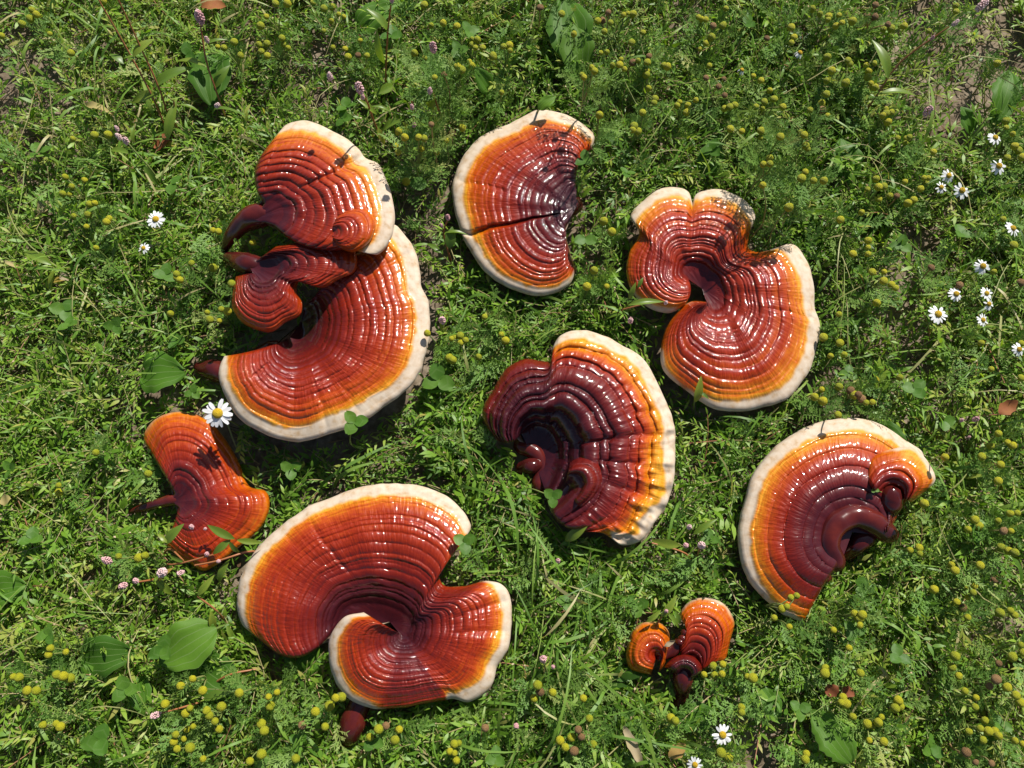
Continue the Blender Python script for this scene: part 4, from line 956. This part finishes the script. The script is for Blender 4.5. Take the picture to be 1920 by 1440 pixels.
def daisy(px, py, rpx, label, z=None, tilt=(0, 0), npet=14, droop=0.0, group=None):
    q0 = P(px, py, .06); cz = float(grid(canopy, q0[0], q0[1])); lo = float(grid(nearz, q0[0], q0[1])) if float(grid(dist, q0[0], q0[1])) < 16 else 0
    z = z or max(cz+.022, lo+.012); q = P(px, py, z)
    bx, by = free_base(q[0]+rng.normal(0, .004), q[1]+rng.normal(0, .004)); o = np.array([bx, by, 0.0])
    t = thing('daisy', label, 'flower', o, group)
    link('stem', stem_mesh([([np.array([0, 0, -.003]), (q-o)*np.array([.3, .3, .55]), q-o-np.array([0, 0, .002])], .0008, .0007)], M_STEM, .15), t)
    d = Vector((tilt[0], tilt[1], 1)).normalized(); base = Matrix.Translation(Vector(q-o))@d.to_track_quat('Z', 'Y').to_matrix().to_4x4()
    mmpx = np.linalg.norm(P(px+1, py, z)-q); rr = rpx*mmpx; dr = rr*.37
    link('disc', DISC, t, base@Matrix.Diagonal((dr, dr, dr, 1))); link('calyx', CALYX, t, base@Matrix.Diagonal((dr, dr, dr, 1)))
    ph = rng.uniform(0, 6)
    for k in range(npet):
        a = ph+k*2*math.pi/npet+rng.normal(0, .06)
        if rng.random() < .05: continue
        ln = (rr-dr*.75)*rng.uniform(.88, 1.08); e = -droop+rng.normal(0, .12)
        m4 = base@Matrix.Rotation(a, 4, 'Z')@Matrix.Translation((dr*.78, 0, -dr*.02))@Matrix.Rotation(-e, 4, 'Y')@Matrix.Rotation(rng.normal(0, .2), 4, 'X')@Matrix.Diagonal((ln, ln*rng.uniform(.85, 1.1), ln, 1))
        link('petal', PET, t, m4)
daisy(408, 775, 27, 'largest white daisy, standing between the broadest mushroom and the small mushroom', npet=15, tilt=(.1, -.15), z=.072)
daisy(292, 411, 17, 'lone white daisy with a smaller daisy below it, left of the maroon stems', npet=15)
daisy(269, 465, 11, 'tiny white daisy with short petals beside the lone daisy', npet=11, droop=.2)
daisy(1355, 1378, 19, 'white daisy with long petals on bare soil below the smallest mushroom', npet=14)
daisy(1303, 1434, 15, 'white daisy cut off by the edge, below the daisy on bare soil', npet=12)
daisy(1500, 99, 13, 'daisy with a high yellow cone and folded-down white petals', npet=9, droop=1.0, tilt=(.5, .4))
daisy(1391, 131, 11, 'old daisy with yellow cone and a few limp petals next to brown button heads', npet=7, droop=1.1, tilt=(.4, .4))
G9 = 'white daisies in the loose group beside the rosette mushroom'
for (x, y, r) in [(1866, 258, 15), (1873, 311, 16), (1779, 329, 14), (1765, 351, 12), (1804, 357, 16), (1899, 428, 16), (1843, 499, 16), (1793, 551, 15), (1850, 550, 13), (1854, 570, 13), (1759, 589, 19), (1843, 600, 13), (1911, 655, 14)]:
    daisy(x, y, r, 'small white daisy in the loose group of daisies beside the rosette mushroom', npet=int(rng.integers(11, 14)), tilt=(rng.uniform(.0, .45), rng.uniform(-.35, .3)), droop=rng.uniform(0, .35), group=G9)

# clover
def leaflet_mesh(seed):
    r = np.random.default_rng(seed); n = 8; V = []; lx = []; ly = []
    us = np.linspace(0, 1, n)
    for k, u_ in enumerate(us):
        w = .46*math.sin(math.pi*min(1, (u_*.93+.03))**.82)**.75
        for y in np.linspace(-1, 1, 5):
            notch = -.07*(1-abs(y))*max(0, (u_-.8)/.2)
            V.append((u_+notch, y*w, .06*abs(y)**1.3+.05*math.sin(u_*3)+r.normal(0, .006))); lx.append(u_); ly.append(y)
    i = np.arange(n-1)[:, None]; j = np.arange(4)[None, :]
    return new_mesh('leaflet', np.array(V), np.stack([i*5+j, (i+1)*5+j, (i+1)*5+j+1, i*5+j+1], -1).reshape(-1, 4), M_CLOVER, {'tint': np.full(len(V), r.uniform(.3, .7)), 'lx': lx, 'ly': ly})
LFT = [leaflet_mesh(k) for k in range(4)]
def top_at(x, y):
    a = float(grid(hi, x, y))
    return a
def clover(px, py, lpx, rot, label, z=None, n=3, tilt=(0, 0), group=None, base=None):
    q0 = P(px, py, .05); lo = max(top_at(q0[0], q0[1]), float(grid(nearz, q0[0], q0[1])) if float(grid(dist, q0[0], q0[1])) < 14 else 0)
    z = z or (lo+.006 if lo > .01 else float(grid(canopy, q0[0], q0[1]))+rng.uniform(.002, .010))
    q = P(px, py, z); b = P(base[0], base[1], 0)[:2] if base else free_base(q[0]+rng.normal(0, .006), q[1]+rng.normal(0, .006)); o = np.array([b[0], b[1], 0.0])
    t = thing('clover', label, 'clover', o, group)
    link('stem', stem_mesh([([np.array([0, 0, -.003]), (q-o)*np.array([.35, .35, .8]), q-o-np.array([0, 0, .0005])], .0007, .0006)], M_STEM, .2), t)
    mm = np.linalg.norm(P(px+1, py, z)-q)*lpx
    up = Vector((tilt[0], tilt[1], 1)).normalized(); B = Matrix.Translation(Vector(q-o))@up.to_track_quat('Z', 'Y').to_matrix().to_4x4()
    for k in range(n):
        a = rot+k*2.094+rng.normal(0, .1)
        m4 = B@Matrix.Rotation(a, 4, 'Z')@Matrix.Rotation(rng.uniform(-.35, .05), 4, 'Y')@Matrix.Rotation(rng.normal(0, .15), 4, 'X')@Matrix.Diagonal((mm, mm*rng.uniform(.9, 1.05), mm, 1))
        link('leaflet', LFT[rng.integers(4)], t, m4)
clover(822, 712, 33, .5, 'largest clover leaf, beside the lower right rim of the broadest mushroom')
clover(665, 792, 27, 1.2, 'clover leaf resting on the cream rim of the broadest mushroom', base=(672, 845))
clover(1037, 932, 21, 1.6, 'clover leaf bending on its stalk over the dark maroon mushroom', z=.052, base=(985, 920))
clover(1096, 300, 20, 2.6, 'clover leaf against the right side of the kidney-shaped mushroom', base=(1122, 320))
clover(1097, 447, 24, .4, 'round clover leaf at the broken stem stub of the kidney-shaped mushroom', n=2)
clover(800, 345, 32, .1, 'single round clover leaf left of the kidney-shaped mushroom', n=1)
clover(305, 1215, 28, 0.4, 'clover leaf lying on the big plantain leaf', z=.05)
clover(185, 1388, 32, .2, 'large clover leaf in the weeds left of the spiral mushroom stem')
clover(235, 1292, 28, 1.0, 'clover leaf beside a plantain blade, left of the spiral mushroom')
clover(871, 1018, 24, 1.7, 'clover leaf tucked in the notch of the spiral mushroom', base=(890, 1040))
clover(362, 736, 17, .3, 'small clover leaf above the largest daisy', n=3)
clover(1640, 918, 9, .8, 'tiny dark leaf poking through the gap in the half-moon mushroom', z=.056, n=3, base=(1640, 940))
gcl = 'clover leaves scattered among the weeds'
for (x, y, l) in [(650, 200, 22), (645, 222, 20), (310, 515, 24), (120, 582, 26), (130, 608, 22), (215, 610, 20), (350, 103, 24), (380, 120, 24), (322, 345, 24), (75, 285, 24), (735, 65, 24), (1400, 45, 20), (1335, 280, 22), (1175, 325, 18), (1195, 1135, 24), (1215, 1160, 24), (1380, 1215, 24),
                  (1225, 968, 18), (1802, 437, 22), (1745, 1402, 26), (1875, 1360, 22), (1685, 1230, 24), (1600, 1182, 22), (1610, 1100, 22), (700, 1390, 22), (1705, 800, 22), (1715, 730, 26), (1770, 790, 22), (430, 1180, 18), (90, 1190, 22), (880, 60, 22), (860, 95, 20), (560, 1390, 20), (1500, 1330, 22), (1830, 1000, 22), (1130, 690, 22), (1110, 620, 22), (780, 560, 20), (545, 880, 22), (330, 640, 20), (1590, 700, 20), (1690, 460, 22), (1330, 1010, 20), (1480, 470, 18), (1060, 1130, 20), (60, 1010, 24), (930, 1420, 22), (20, 880, 20)]:
    q_ = P(x, y, .04)
    if float(grid(dist, q_[0], q_[1])) < 12: continue
    w_ = near_place(x, y)
    clover(x, y, l, rng.uniform(0, 2), 'clover leaf among low weeds by '+w_, tilt=(rng.normal(0, .2), rng.normal(.1, .2)), group=gcl+', '+w_, n=3 if rng.random() < .8 else 2)

# broad plantain and dock leaves
def blade_mesh(seed, kind, tint):
    r = np.random.default_rng(seed); n, w_ = 16, 9; V = []; lx = []; ly = []
    for k in range(n):
        u_ = k/(n-1)
        if kind == 'oval': w = .33*math.sin(math.pi*(u_*.96+.02)**.85)**.7
        elif kind == 'lance': w = .13*math.sin(math.pi*(u_*.97+.015)**.9)
        else: w = .24*math.sin(math.pi*(u_*.96+.02)**1.25)**.7*(1+.22*((u_*7) % 1-.5))
        w *= 1+.05*math.sin(u_*19+seed)
        for y in np.linspace(-1, 1, w_):
            z = .10*abs(y)*(1-.4*u_)*w/.33+.10*math.sin(u_*2.6)+.018*math.cos(y*9.4)+.045*math.sin(u_*9+y*2+seed)*abs(y)-.14*u_*u_
            V.append((u_, y*w, z)); lx.append(u_); ly.append(y)
    i = np.arange(n-1)[:, None]; j = np.arange(w_-1)[None, :]
    return new_mesh('blade', np.array(V), np.stack([i*w_+j, (i+1)*w_+j, (i+1)*w_+j+1, i*w_+j+1], -1).reshape(-1, 4), M_PLANT, {'tint': np.full(len(V), tint), 'lx': lx, 'ly': ly})
BLD = {('oval', k): blade_mesh(k+3, 'oval', .25+.2*k) for k in range(3)}; BLD.update({('tooth', k): blade_mesh(k+9, 'tooth', .45+.2*k) for k in range(2)})
def broad(x0, y0, x1, y1, label, kind='oval', v=1, z0=None, z1=None, group=None, wide=1.0, roll=0.0):
    a0 = P(x0, y0, .03); cz = float(grid(canopy, a0[0], a0[1]))
    z0 = z0 if z0 is not None else cz*.55; z1 = z1 if z1 is not None else cz*.95
    a = P(x0, y0, z0); b = P(x1, y1, z1); d = b-a; L_ = np.linalg.norm(d)
    bx, by = free_base(a[0]-d[0]*.15, a[1]-d[1]*.15, 3); o = np.array([bx, by, 0.0])
    t = thing('broad_leaf', label, 'leaf', o, group)
    link('stalk', stem_mesh([([np.array([0, 0, -.003]), (a-o)*np.array([.4, .4, .5]), a-o+d*.04], .0012, .0012)], M_STEM, .2), t)
    link('blade', BLD[(kind, v)], t, frame(d, (math.sin(roll), 0, math.cos(roll)), a-o, (L_, L_*wide, L_)))
broad(405, 1178, 296, 1245, 'biggest plantain leaf, bright green, left of the spiral mushroom', 'oval', 2, z0=.035, z1=.038, wide=1.15)
broad(365, 1240, 450, 1300, 'dark ribbed plantain leaf below the biggest plantain leaf', 'oval', 0, wide=1.1)
broad(150, 1232, 245, 1225, 'plantain leaf curled to show its dark side, beside the biggest plantain leaf', 'oval', 0, roll=.7)
broad(75, 1245, 150, 1260, 'shaded plantain leaf left of the curled plantain leaf', 'oval', 0, z0=.015, z1=.02)
broad(262, 1270, 268, 1335, 'pale plantain leaf below the clover by the spiral mushroom', 'oval', 1)
broad(265, 705, 340, 695, 'plantain leaf with worn edge left of the broadest mushroom', 'oval', 1, wide=1.3)
broad(-25, 1110, 45, 1098, 'plantain leaf cut by the picture edge, left of the small mushroom', 'oval', 1, wide=1.2)
broad(1075, 120, 1058, -10, 'long plantain leaf behind the kidney-shaped mushroom', 'oval', 1)
broad(1085, 140, 1075, 40, 'pale plantain leaf with holes above the kidney-shaped mushroom', 'oval', 2)
broad(925, 190, 895, 130, 'pointed dark green dock leaf above the gap between the two upper mushrooms', 'tooth', 0, z1=.06)
broad(670, 60, 740, 5, 'large plantain leaf beyond the twin-capped mushroom', 'oval', 1)
broad(1010, 205, 1040, 180, 'small bright plantain leaf standing over the rim of the kidney-shaped mushroom', 'oval', 2, z0=.05, z1=.056)
broad(1520, 1330, 1600, 1430, 'toothed bright green dandelion leaf below the half-moon mushroom', 'tooth', 1, z0=.03, z1=.04, wide=1.3)
broad(1270, 1345, 1345, 1340, 'glossy round plantain leaf just below the smallest mushroom', 'oval', 0, wide=1.1)
broad(1590, 340, 1580, 258, 'broad plantain leaf lying right of the rosette mushroom', 'oval', 1, wide=1.05)
broad(1820, 250, 1805, 200, 'plantain leaf near the top daisies', 'oval', 1)
broad(1860, 240, 1900, 130, 'long toothed leaf at the picture edge above the daisies', 'tooth', 0)
broad(1430, 1290, 1460, 1350, 'shaded plantain leaf on bare soil right of the smallest mushroom', 'oval', 0)
broad(560, 1270, 600, 1215, 'plantain leaf in the gap between the two coils of the spiral mushroom', 'oval', 1, z0=.012, z1=.016)
broad(1080, 720, 1115, 665, 'dark plantain leaf between the kidney-shaped and maroon mushrooms', 'oval', 0)
broad(1320, 330, 1345, 260, 'smooth plantain leaf above the rosette mushroom', 'oval', 0)
broad(1030, 1400, 1085, 1350, 'plantain leaf in the grass below the maroon mushroom', 'oval', 1)
broad(1640, 800, 1700, 830, 'round leaf above the smoky rim of the half-moon mushroom', 'oval', 0)
broad(400, 100, 395, 190, 'shaded oval leaf beneath the red-stemmed weed', 'oval', 0)

# redshank: red stems, lance leaves, pink spikes
def lance_mesh(seed, tint):
    n = 11; V = []; T_ = []
    for k in range(n):
        u_ = k/(n-1); w = .115*math.sin(math.pi*(u_*.97+.015)**.85)**.9
        for y in (-1, -.5, 0, .5, 1):
            V.append((u_, y*w, .30*abs(y)*w+.12*math.sin(u_*2.8+seed*.3)-.10*u_*u_)); T_.append(tint+.05*u_-(.10 if y == 0 else 0))
    i = np.arange(n-1)[:, None]; j = np.arange(4)[None, :]
    return new_mesh('leaf', np.array(V), np.stack([i*5+j, (i+1)*5+j, (i+1)*5+j+1, i*5+j+1], -1).reshape(-1, 4), M_LANCE, {'tint': T_})
LAN = [lance_mesh(k, t) for k, t in enumerate((.3, .5, .68, .95))]
def spike_mesh(seed):
    r = np.random.default_rng(seed); sp = Soup(); bv, bf = lathe([(.02, -1), (.7, -.6), (1, 0), (.7, .6), (.02, 1)], 6)
    for k in range(46):
        z = k/46; a = k*2.4; rr = .22*math.sin(math.pi*(.12+.82*z))+.03
        c = np.array([rr*math.cos(a), rr*math.sin(a), z])+r.normal(0, .02, 3); sp.add(bv*r.uniform(.075, .11)+c, bf, .5)
    return sp.mesh('flower_spike', M_PINK)
SPK = [spike_mesh(k) for k in range(3)]
def redshank(label, stems, leaves=(), spikes=(), group=None, stemmat=None, tint=.4, r=.0011, zs=1.0):
    """stems: lists of (px,py,z); leaves: (x0,y0,z0,x1,y1,z1,v,wide); spikes: (px,py,z,len_px,dx,dy)"""
    w = lambda p: P(p[0], p[1], p[2]*zs/1000)
    o = w(stems[0][0]); o = np.array([o[0], o[1], 0.0])
    t = thing('redshank', label, 'weed', o, group)
    for s_ in stems:
        link('stem', stem_mesh([([w(p)-o for p in s_], r, r*.7)], stemmat or M_REDSTEM, tint, 6), t)
    for (x0, y0, z0, x1, y1, z1, v, wide) in leaves:
        a = w((x0, y0, z0)); b = w((x1, y1, z1)); d = b-a; L_ = np.linalg.norm(d)
        link('leaf', LAN[v], t, frame(d, (rng.normal(0, .25), rng.normal(.1, .25), 1), a-o, (L_, L_*wide, L_)))
    for (x, y, z, lp, dx, dy) in spikes:
        a = w((x, y, z)); L_ = lp*.0005; d = Vector((dx, dy, 1.0)).normalized()
        m4 = Matrix.Translation(Vector(a-o))@d.to_track_quat('Z', 'Y').to_matrix().to_4x4()@Matrix.Diagonal((L_, L_, L_, 1))
        link('flower_spike', SPK[rng.integers(3)], t, m4)
redshank('tall redshank weed with two long red stems left of the twin-capped mushroom',
         [[(318, 262, 0), (290, 190, 45), (240, 95, 85), (182, -5, 130)], [(325, 258, 0), (300, 170, 55), (262, 85, 90), (222, 0, 130)], [(345, 262, 0), (330, 235, 25), (326, 190, 50)]],
         [(252, 112, 84, 228, 108, 80, 1, 2.2), (252, 108, 84, 285, 70, 92, 2, 1.6), (290, 165, 55, 358, 122, 62, 1, 1.1), (300, 178, 50, 240, 190, 40, 2, 1.2), (316, 262, 30, 328, 188, 50, 2, 1.1), (232, 120, 82, 205, 100, 85, 0, 2.0), (335, 198, 50, 378, 210, 42, 1, 1.0), (305, 275, 20, 352, 272, 18, 3, 1.3)],
         [(378, 45, 90, 26, .1, .4), (390, 80, 80, 14, 0, .3), (405, 200, 50, 16, .8, -.2)])
redshank('redshank weed with red stem and pink spike right of the two tall red stems', [[(430, 240, 0), (405, 170, 40), (388, 120, 62), (376, 48, 88)]],
         [(402, 165, 42, 430, 122, 50, 0, 1.6), (388, 130, 60, 325, 108, 60, 2, .9), (385, 85, 75, 425, 72, 75, 1, .8)], [(377, 42, 88, 26, 0, .3)])
redshank('yellowing weed stem leaning up to pink buds, left of the twin-capped mushroom', [[(315, 365, 0), (285, 320, 30), (250, 280, 52), (235, 262, 60)]],
         [(245, 290, 45, 200, 278, 40, 2, 1.0), (250, 268, 55, 250, 235, 62, 1, 1.1), (270, 310, 36, 300, 350, 25, 1, 1.2)], [(238, 270, 58, 18, .2, .2), (228, 262, 60, 16, -.3, .3), (222, 246, 64, 12, -.2, .5)], stemmat=M_STEM, tint=.5)
redshank('redshank with pink spike and broad yellow lower leaf above the twin-capped mushroom', [[(722, 272, 0), (700, 225, 36), (690, 195, 50), (675, 165, 66)]],
         [(705, 215, 42, 672, 185, 50, 2, 1.1), (698, 200, 48, 735, 208, 46, 1, .9), (708, 240, 34, 722, 272, 28, 3, 1.7), (718, 250, 36, 752, 222, 48, 1, 1.5)], [(677, 175, 64, 24, -.1, .3), (680, 186, 60, 12, .2, .1)], zs=2.0)
redshank('upright redshank stem with narrow leaves midway along the far edge', [[(722, 175, 0), (724, 120, 40), (728, 50, 74), (733, 10, 92)]],
         [(722, 118, 42, 704, 58, 62, 1, 1.1), (724, 100, 50, 755, 93, 52, 2, .8), (735, 160, 20, 705, 175, 28, 2, 1.5), (728, 60, 70, 690, 15, 82, 1, 1.4)], [(735, 5, 92, 14, 0, .4)], zs=1.5)
redshank('weed with pink buds and crossing leaf stalks between the two upper mushrooms', [[(776, 262, 0), (775, 215, 34), (772, 190, 46)], [(832, 255, 0), (822, 205, 30), (812, 175, 46)]],
         [(778, 200, 44, 805, 215, 42, 1, 1.3), (770, 212, 38, 748, 180, 48, 0, 1.2), (808, 172, 46, 778, 148, 54, 1, .9), (815, 210, 34, 808, 180, 50, 2, 1.3), (762, 255, 30, 760, 230, 40, 2, 1.6)], [(773, 205, 50, 12, 0, .2), (776, 238, 44, 12, .2, .1), (806, 176, 52, 14, .1, .3), (813, 98, 78, 20, 0, .3), (620, 150, 60, 16, 0, .3)], zs=2.2)
redshank('redshank with broad green leaves and pale pink buds hanging over the small mushroom', [[(300, 1050, 0), (320, 1030, 30), (345, 1052, 44)], [(500, 1042, 0), (460, 1035, 40), (415, 1050, 46), (365, 1060, 48)], [(300, 1050, 0), (330, 1058, 40), (400, 1040, 48)]],
         [(310, 1020, 44, 342, 983, 52, 1, 1.5), (315, 1018, 46, 295, 1000, 50, 2, 1.6), (440, 1010, 50, 388, 985, 56, 1, 1.2), (445, 1012, 50, 492, 1018, 46, 2, 1.1), (432, 1012, 50, 398, 1040, 48, 0, 1.4), (430, 1015, 50, 450, 1038, 42, 0, 1.4), (412, 1090, 30, 428, 1050, 42, 1, 1.3), (318, 1040, 44, 355, 1056, 42, 1, .9)],
         [(360, 990, 52, 14, .2, .2), (385, 992, 52, 9, .3, .0), (345, 1072, 46, 14, -.6, -.3), (388, 1040, 48, 13, .3, .1), (410, 1052, 46, 11, .3, -.1)])
redshank('weed with two pink flower heads left of the small mushroom', [[(320, 1075, 0), (280, 1088, 30), (250, 1092, 42)]], [(300, 1090, 34, 318, 1065, 44, 3, 1.4), (290, 1082, 36, 325, 1118, 24, 2, 1.2)],
         [(237, 1096, 46, 18, -.2, -.2), (257, 1091, 46, 16, .1, .2), (300, 1075, 44, 26, .8, .1), (208, 1054, 48, 20, -.4, .3)])
redshank('weed with two pink flower clusters between the maroon and half-moon mushrooms', [[(1300, 1060, 0), (1308, 1040, 28), (1312, 1026, 44)], [(1300, 1060, 0), (1280, 1035, 34), (1222, 1018, 40)]],
         [(1275, 1022, 42, 1222, 1014, 40, 2, 1.4), (1300, 1002, 40, 1345, 972, 48, 1, 1.0), (1282, 1040, 30, 1305, 1082, 20, 1, .9)], [(1312, 1024, 44, 20, .1, .1), (1286, 1023, 44, 15, -.2, 0), (1291, 990, 46, 14, 0, .2)])
redshank('lance-leaved weed with a bright yellow-green leaf above the smallest mushroom', [[(1215, 1200, 0), (1235, 1165, 34), (1245, 1150, 42)]], [(1240, 1155, 42, 1270, 1118, 50, 2, 1.3), (1212, 1165, 40, 1240, 1145, 44, 2, 1.3), (1250, 1150, 42, 1275, 1178, 34, 1, 1.0), (1266, 1145, 40, 1276, 1172, 34, 1, 1.2)], [(1248, 1146, 44, 11, 0, .1)])
redshank('single upright bright leaf in front of the lower edge of the maroon mushroom', [[(1070, 1040, 0), (1068, 1015, 30), (1075, 1000, 44)]], [(1062, 1012, 36, 1105, 978, 56, 2, 1.3), (1068, 1015, 34, 1050, 1022, 34, 1, 1.5)], [(1046, 1053, 42, 13, 0, .2)], stemmat=M_STEM)
redshank('narrow leaves crossing the lower left edge of the rosette mushroom', [[(1150, 600, 0), (1170, 580, 40), (1200, 572, 50)]], [(1178, 574, 50, 1245, 562, 54, 2, .8), (1180, 560, 46, 1192, 530, 58, 1, 1.3), (1196, 540, 56, 1206, 520, 60, 0, 1.5), (1165, 590, 40, 1130, 600, 30, 1, 1.0)], [(1181, 605, 44, 16, 0, .2), (1247, 570, 54, 11, .1, .1)])
redshank('upright leaf in front of the lower rim of the rosette mushroom', [[(1300, 775, 0), (1302, 755, 30), (1303, 745, 36)]], [(1303, 752, 38, 1316, 708, 56, 2, 1.3), (1308, 735, 46, 1330, 748, 44, 0, 1.2)], stemmat=M_STEM)
redshank('reddish weed stem with slender leaves at the far corner above the daisies', [[(1600, 240, 0), (1640, 185, 36), (1680, 125, 62), (1780, 50, 100)]],
         [(1663, 148, 56, 1640, 72, 70, 1, 1.2), (1645, 182, 40, 1722, 172, 44, 2, .9), (1612, 216, 24, 1580, 206, 24, 2, 1.2), (1750, 72, 88, 1785, 48, 98, 0, 1.4), (1696, 145, 50, 1704, 122, 60, 2, 1.8)], [(1785, 48, 102, 14, .8, .4), (1830, 20, 100, 24, .8, .5), (1745, 75, 88, 10, .3, .3)])
redshank('weed with faded pink spike and dark oval leaf left of the kidney-shaped mushroom', [[(850, 500, 0), (838, 465, 24), (832, 430, 44), (840, 412, 54)]], [(842, 466, 36, 848, 425, 46, 0, 2.2), (835, 438, 44, 878, 438, 44, 1, .8), (828, 475, 24, 800, 455, 24, 1, 1.2)], [(840, 412, 54, 14, 0, .3), (830, 425, 50, 10, -.3, .1), (830, 605, 50, 20, 0, .2)])
redshank('two pale yellow-green leaves crossing each other at the left of the meadow', [[(120, 540, 0), (108, 512, 24), (98, 500, 30)]], [(98, 498, 32, 42, 468, 36, 2, 1.3), (106, 506, 30, 92, 552, 24, 2, 1.2), (128, 528, 22, 72, 532, 18, 3, 1.0)], stemmat=M_STEM)
redshank('weed with tall pink spike in the grass left of the smallest mushroom', [[(1030, 1290, 0), (1024, 1255, 34), (1018, 1238, 44)]], [(1024, 1262, 30, 1000, 1300, 22, 1, 1.1)], [(1018, 1236, 44, 20, 0, .1), (1036, 1250, 42, 11, .1, 0), (968, 1360, 44, 14, 0, 0)], stemmat=M_STEM)
redshank('weed with pink bud near the rust-coloured leaf by the half-moon mushroom', [[(1800, 810, 0), (1812, 795, 30), (1824, 786, 44)]], [(1800, 806, 20, 1770, 790, 26, 1, 1.5)], [(1824, 788, 44, 15, .2, .1), (1800, 790, 40, 11, 0, .2), (1732, 216, 60, 22, .4, .3), (1815, 820, 44, 8, 0, 0)], stemmat=M_STEM)
redshank('fallen pink-tipped weed stem below the dark ribbed plantain leaf', [[(410, 1300, 0), (370, 1318, 30), (300, 1338, 36)], [(395, 1285, 20), (440, 1262, 36), (480, 1255, 30)]], [(382, 1312, 30, 450, 1290, 34, 1, 1.1), (362, 1290, 34, 345, 1272, 38, 2, .7)], [(302, 1338, 36, 18, -.9, -.2)])
redshank('thin brown stem with pale leaf left of the spiral mushroom rim', [[(425, 1172, 0), (400, 1140, 40), (370, 1118, 50)]], [(425, 1172, 26, 442, 1205, 20, 1, 1.2), (395, 1145, 40, 402, 1190, 30, 3, 1.2), (372, 1115, 50, 400, 1080, 56, 2, 1.2)])

# dry fallen leaves
DRYM = {}
def dry_leaf(x0, y0, x1, y1, label, tint, wide=1.4, z=.018, roll=0.0):
    k = round(tint, 2)
    if k not in DRYM:
        V = []; n, w_ = 10, 5
        for a in range(n):
            u_ = a/(n-1); w = .26*math.sin(math.pi*(u_*.96+.02)**.9)**.7*(1+.12*math.sin(u_*17+k*40))
            for y in np.linspace(-1, 1, w_): V.append((u_, y*w, .22*y*y*w+.06*math.sin(u_*6+y+k*20)))
        i = np.arange(n-1)[:, None]; j = np.arange(w_-1)[None, :]
        DRYM[k] = new_mesh('dry_leaf', np.array(V), np.stack([i*w_+j, (i+1)*w_+j, (i+1)*w_+j+1, i*w_+j+1], -1).reshape(-1, 4), M_DRYL, {'tint': np.full(len(V), tint)})
    a = P(x0, y0, z); b = P(x1, y1, z+.004); d = b-a; L_ = np.linalg.norm(d)
    o = link('dry_leaf', DRYM[k]); o.matrix_basis = frame(d, (math.sin(roll), 0, math.cos(roll)), a, (L_, L_*wide, L_))
    o['label'] = label; o['category'] = 'leaf'
M_DRYL = leaf_material('fallen_leaf', [(0, (0.10, 0.035, 0.018)), (0.3, (0.26, 0.085, 0.035)), (0.55, (0.34, 0.17, 0.05)), (0.8, (0.36, 0.30, 0.10)), (1, (0.36, 0.29, 0.18))], 0.2, 0.7, 0.2)
dry_leaf(62, 392, 102, 386, 'pale yellow fallen leaf on the soil at the left', .85, 1.1, z=.024)
dry_leaf(160, 196, 212, 212, 'curled grey-pink dry leaf left of the tall red stems', .9, .5, z=.030, roll=.7)
dry_leaf(285, 270, 318, 262, 'rust-brown leaf at the foot of the tall red stems', .2, 1.8, z=.02)
dry_leaf(376, 6, 424, 8, 'reddish brown leaf at the far edge beyond the tall red stems', .3, 1.2, z=.03)
dry_leaf(1872, 775, 1908, 752, 'rust-coloured fallen leaf right of the half-moon mushroom', .38, 1.2, z=.042)
dry_leaf(1548, 1300, 1572, 1288, 'dark red dry leaf in the weeds below the half-moon mushroom', .14, 1.8, z=.034)
dry_leaf(1580, 1290, 1602, 1305, 'glossy brown dry leaf beside the dark red dry leaf', .24, 1.6, z=.034)
dry_leaf(1170, 1362, 1205, 1438, 'long tan dry leaf in the grass below the smallest mushroom', .96, .5, z=.036)
dry_leaf(1255, 1420, 1285, 1395, 'pinkish brown crumpled leaf near the daisy on bare soil', .62, 1.2, z=.026)
dry_leaf(8, 490, 55, 508, 'broken tan straw leaf at the left edge', .99, .3, z=.028)
dry_leaf(112, 515, 128, 525, 'small white flake of dry leaf beside the crossing yellow-green leaves', 1.2, 1.0, z=.034)
dry_leaf(1246, 1212, 1266, 1200, 'small pale flake painted as a leaf glint between the lobes of the smallest mushroom', 1.3, .7, z=.038)  # glint of a leaf made as a pale flake, brightness put into its colour
dry_leaf(0, 938, 20, 936, 'yellow dying leaf at the left edge beside the small mushroom', .78, 1.6, z=.036)

# put each mushroom's origin at its own base
for o in [q for q in COL.objects if q.parent is None and q.name.startswith('bracket_mushroom')]:
    pts = np.array([list(c) for ch in o.children for c in ch.bound_box]); ctr = (pts.min(0)+pts.max(0))/2; ctr[2] = 0.0
    o.location = [float(v) for v in ctr]
    for ch in o.children: ch.location = [-float(v) for v in ctr]
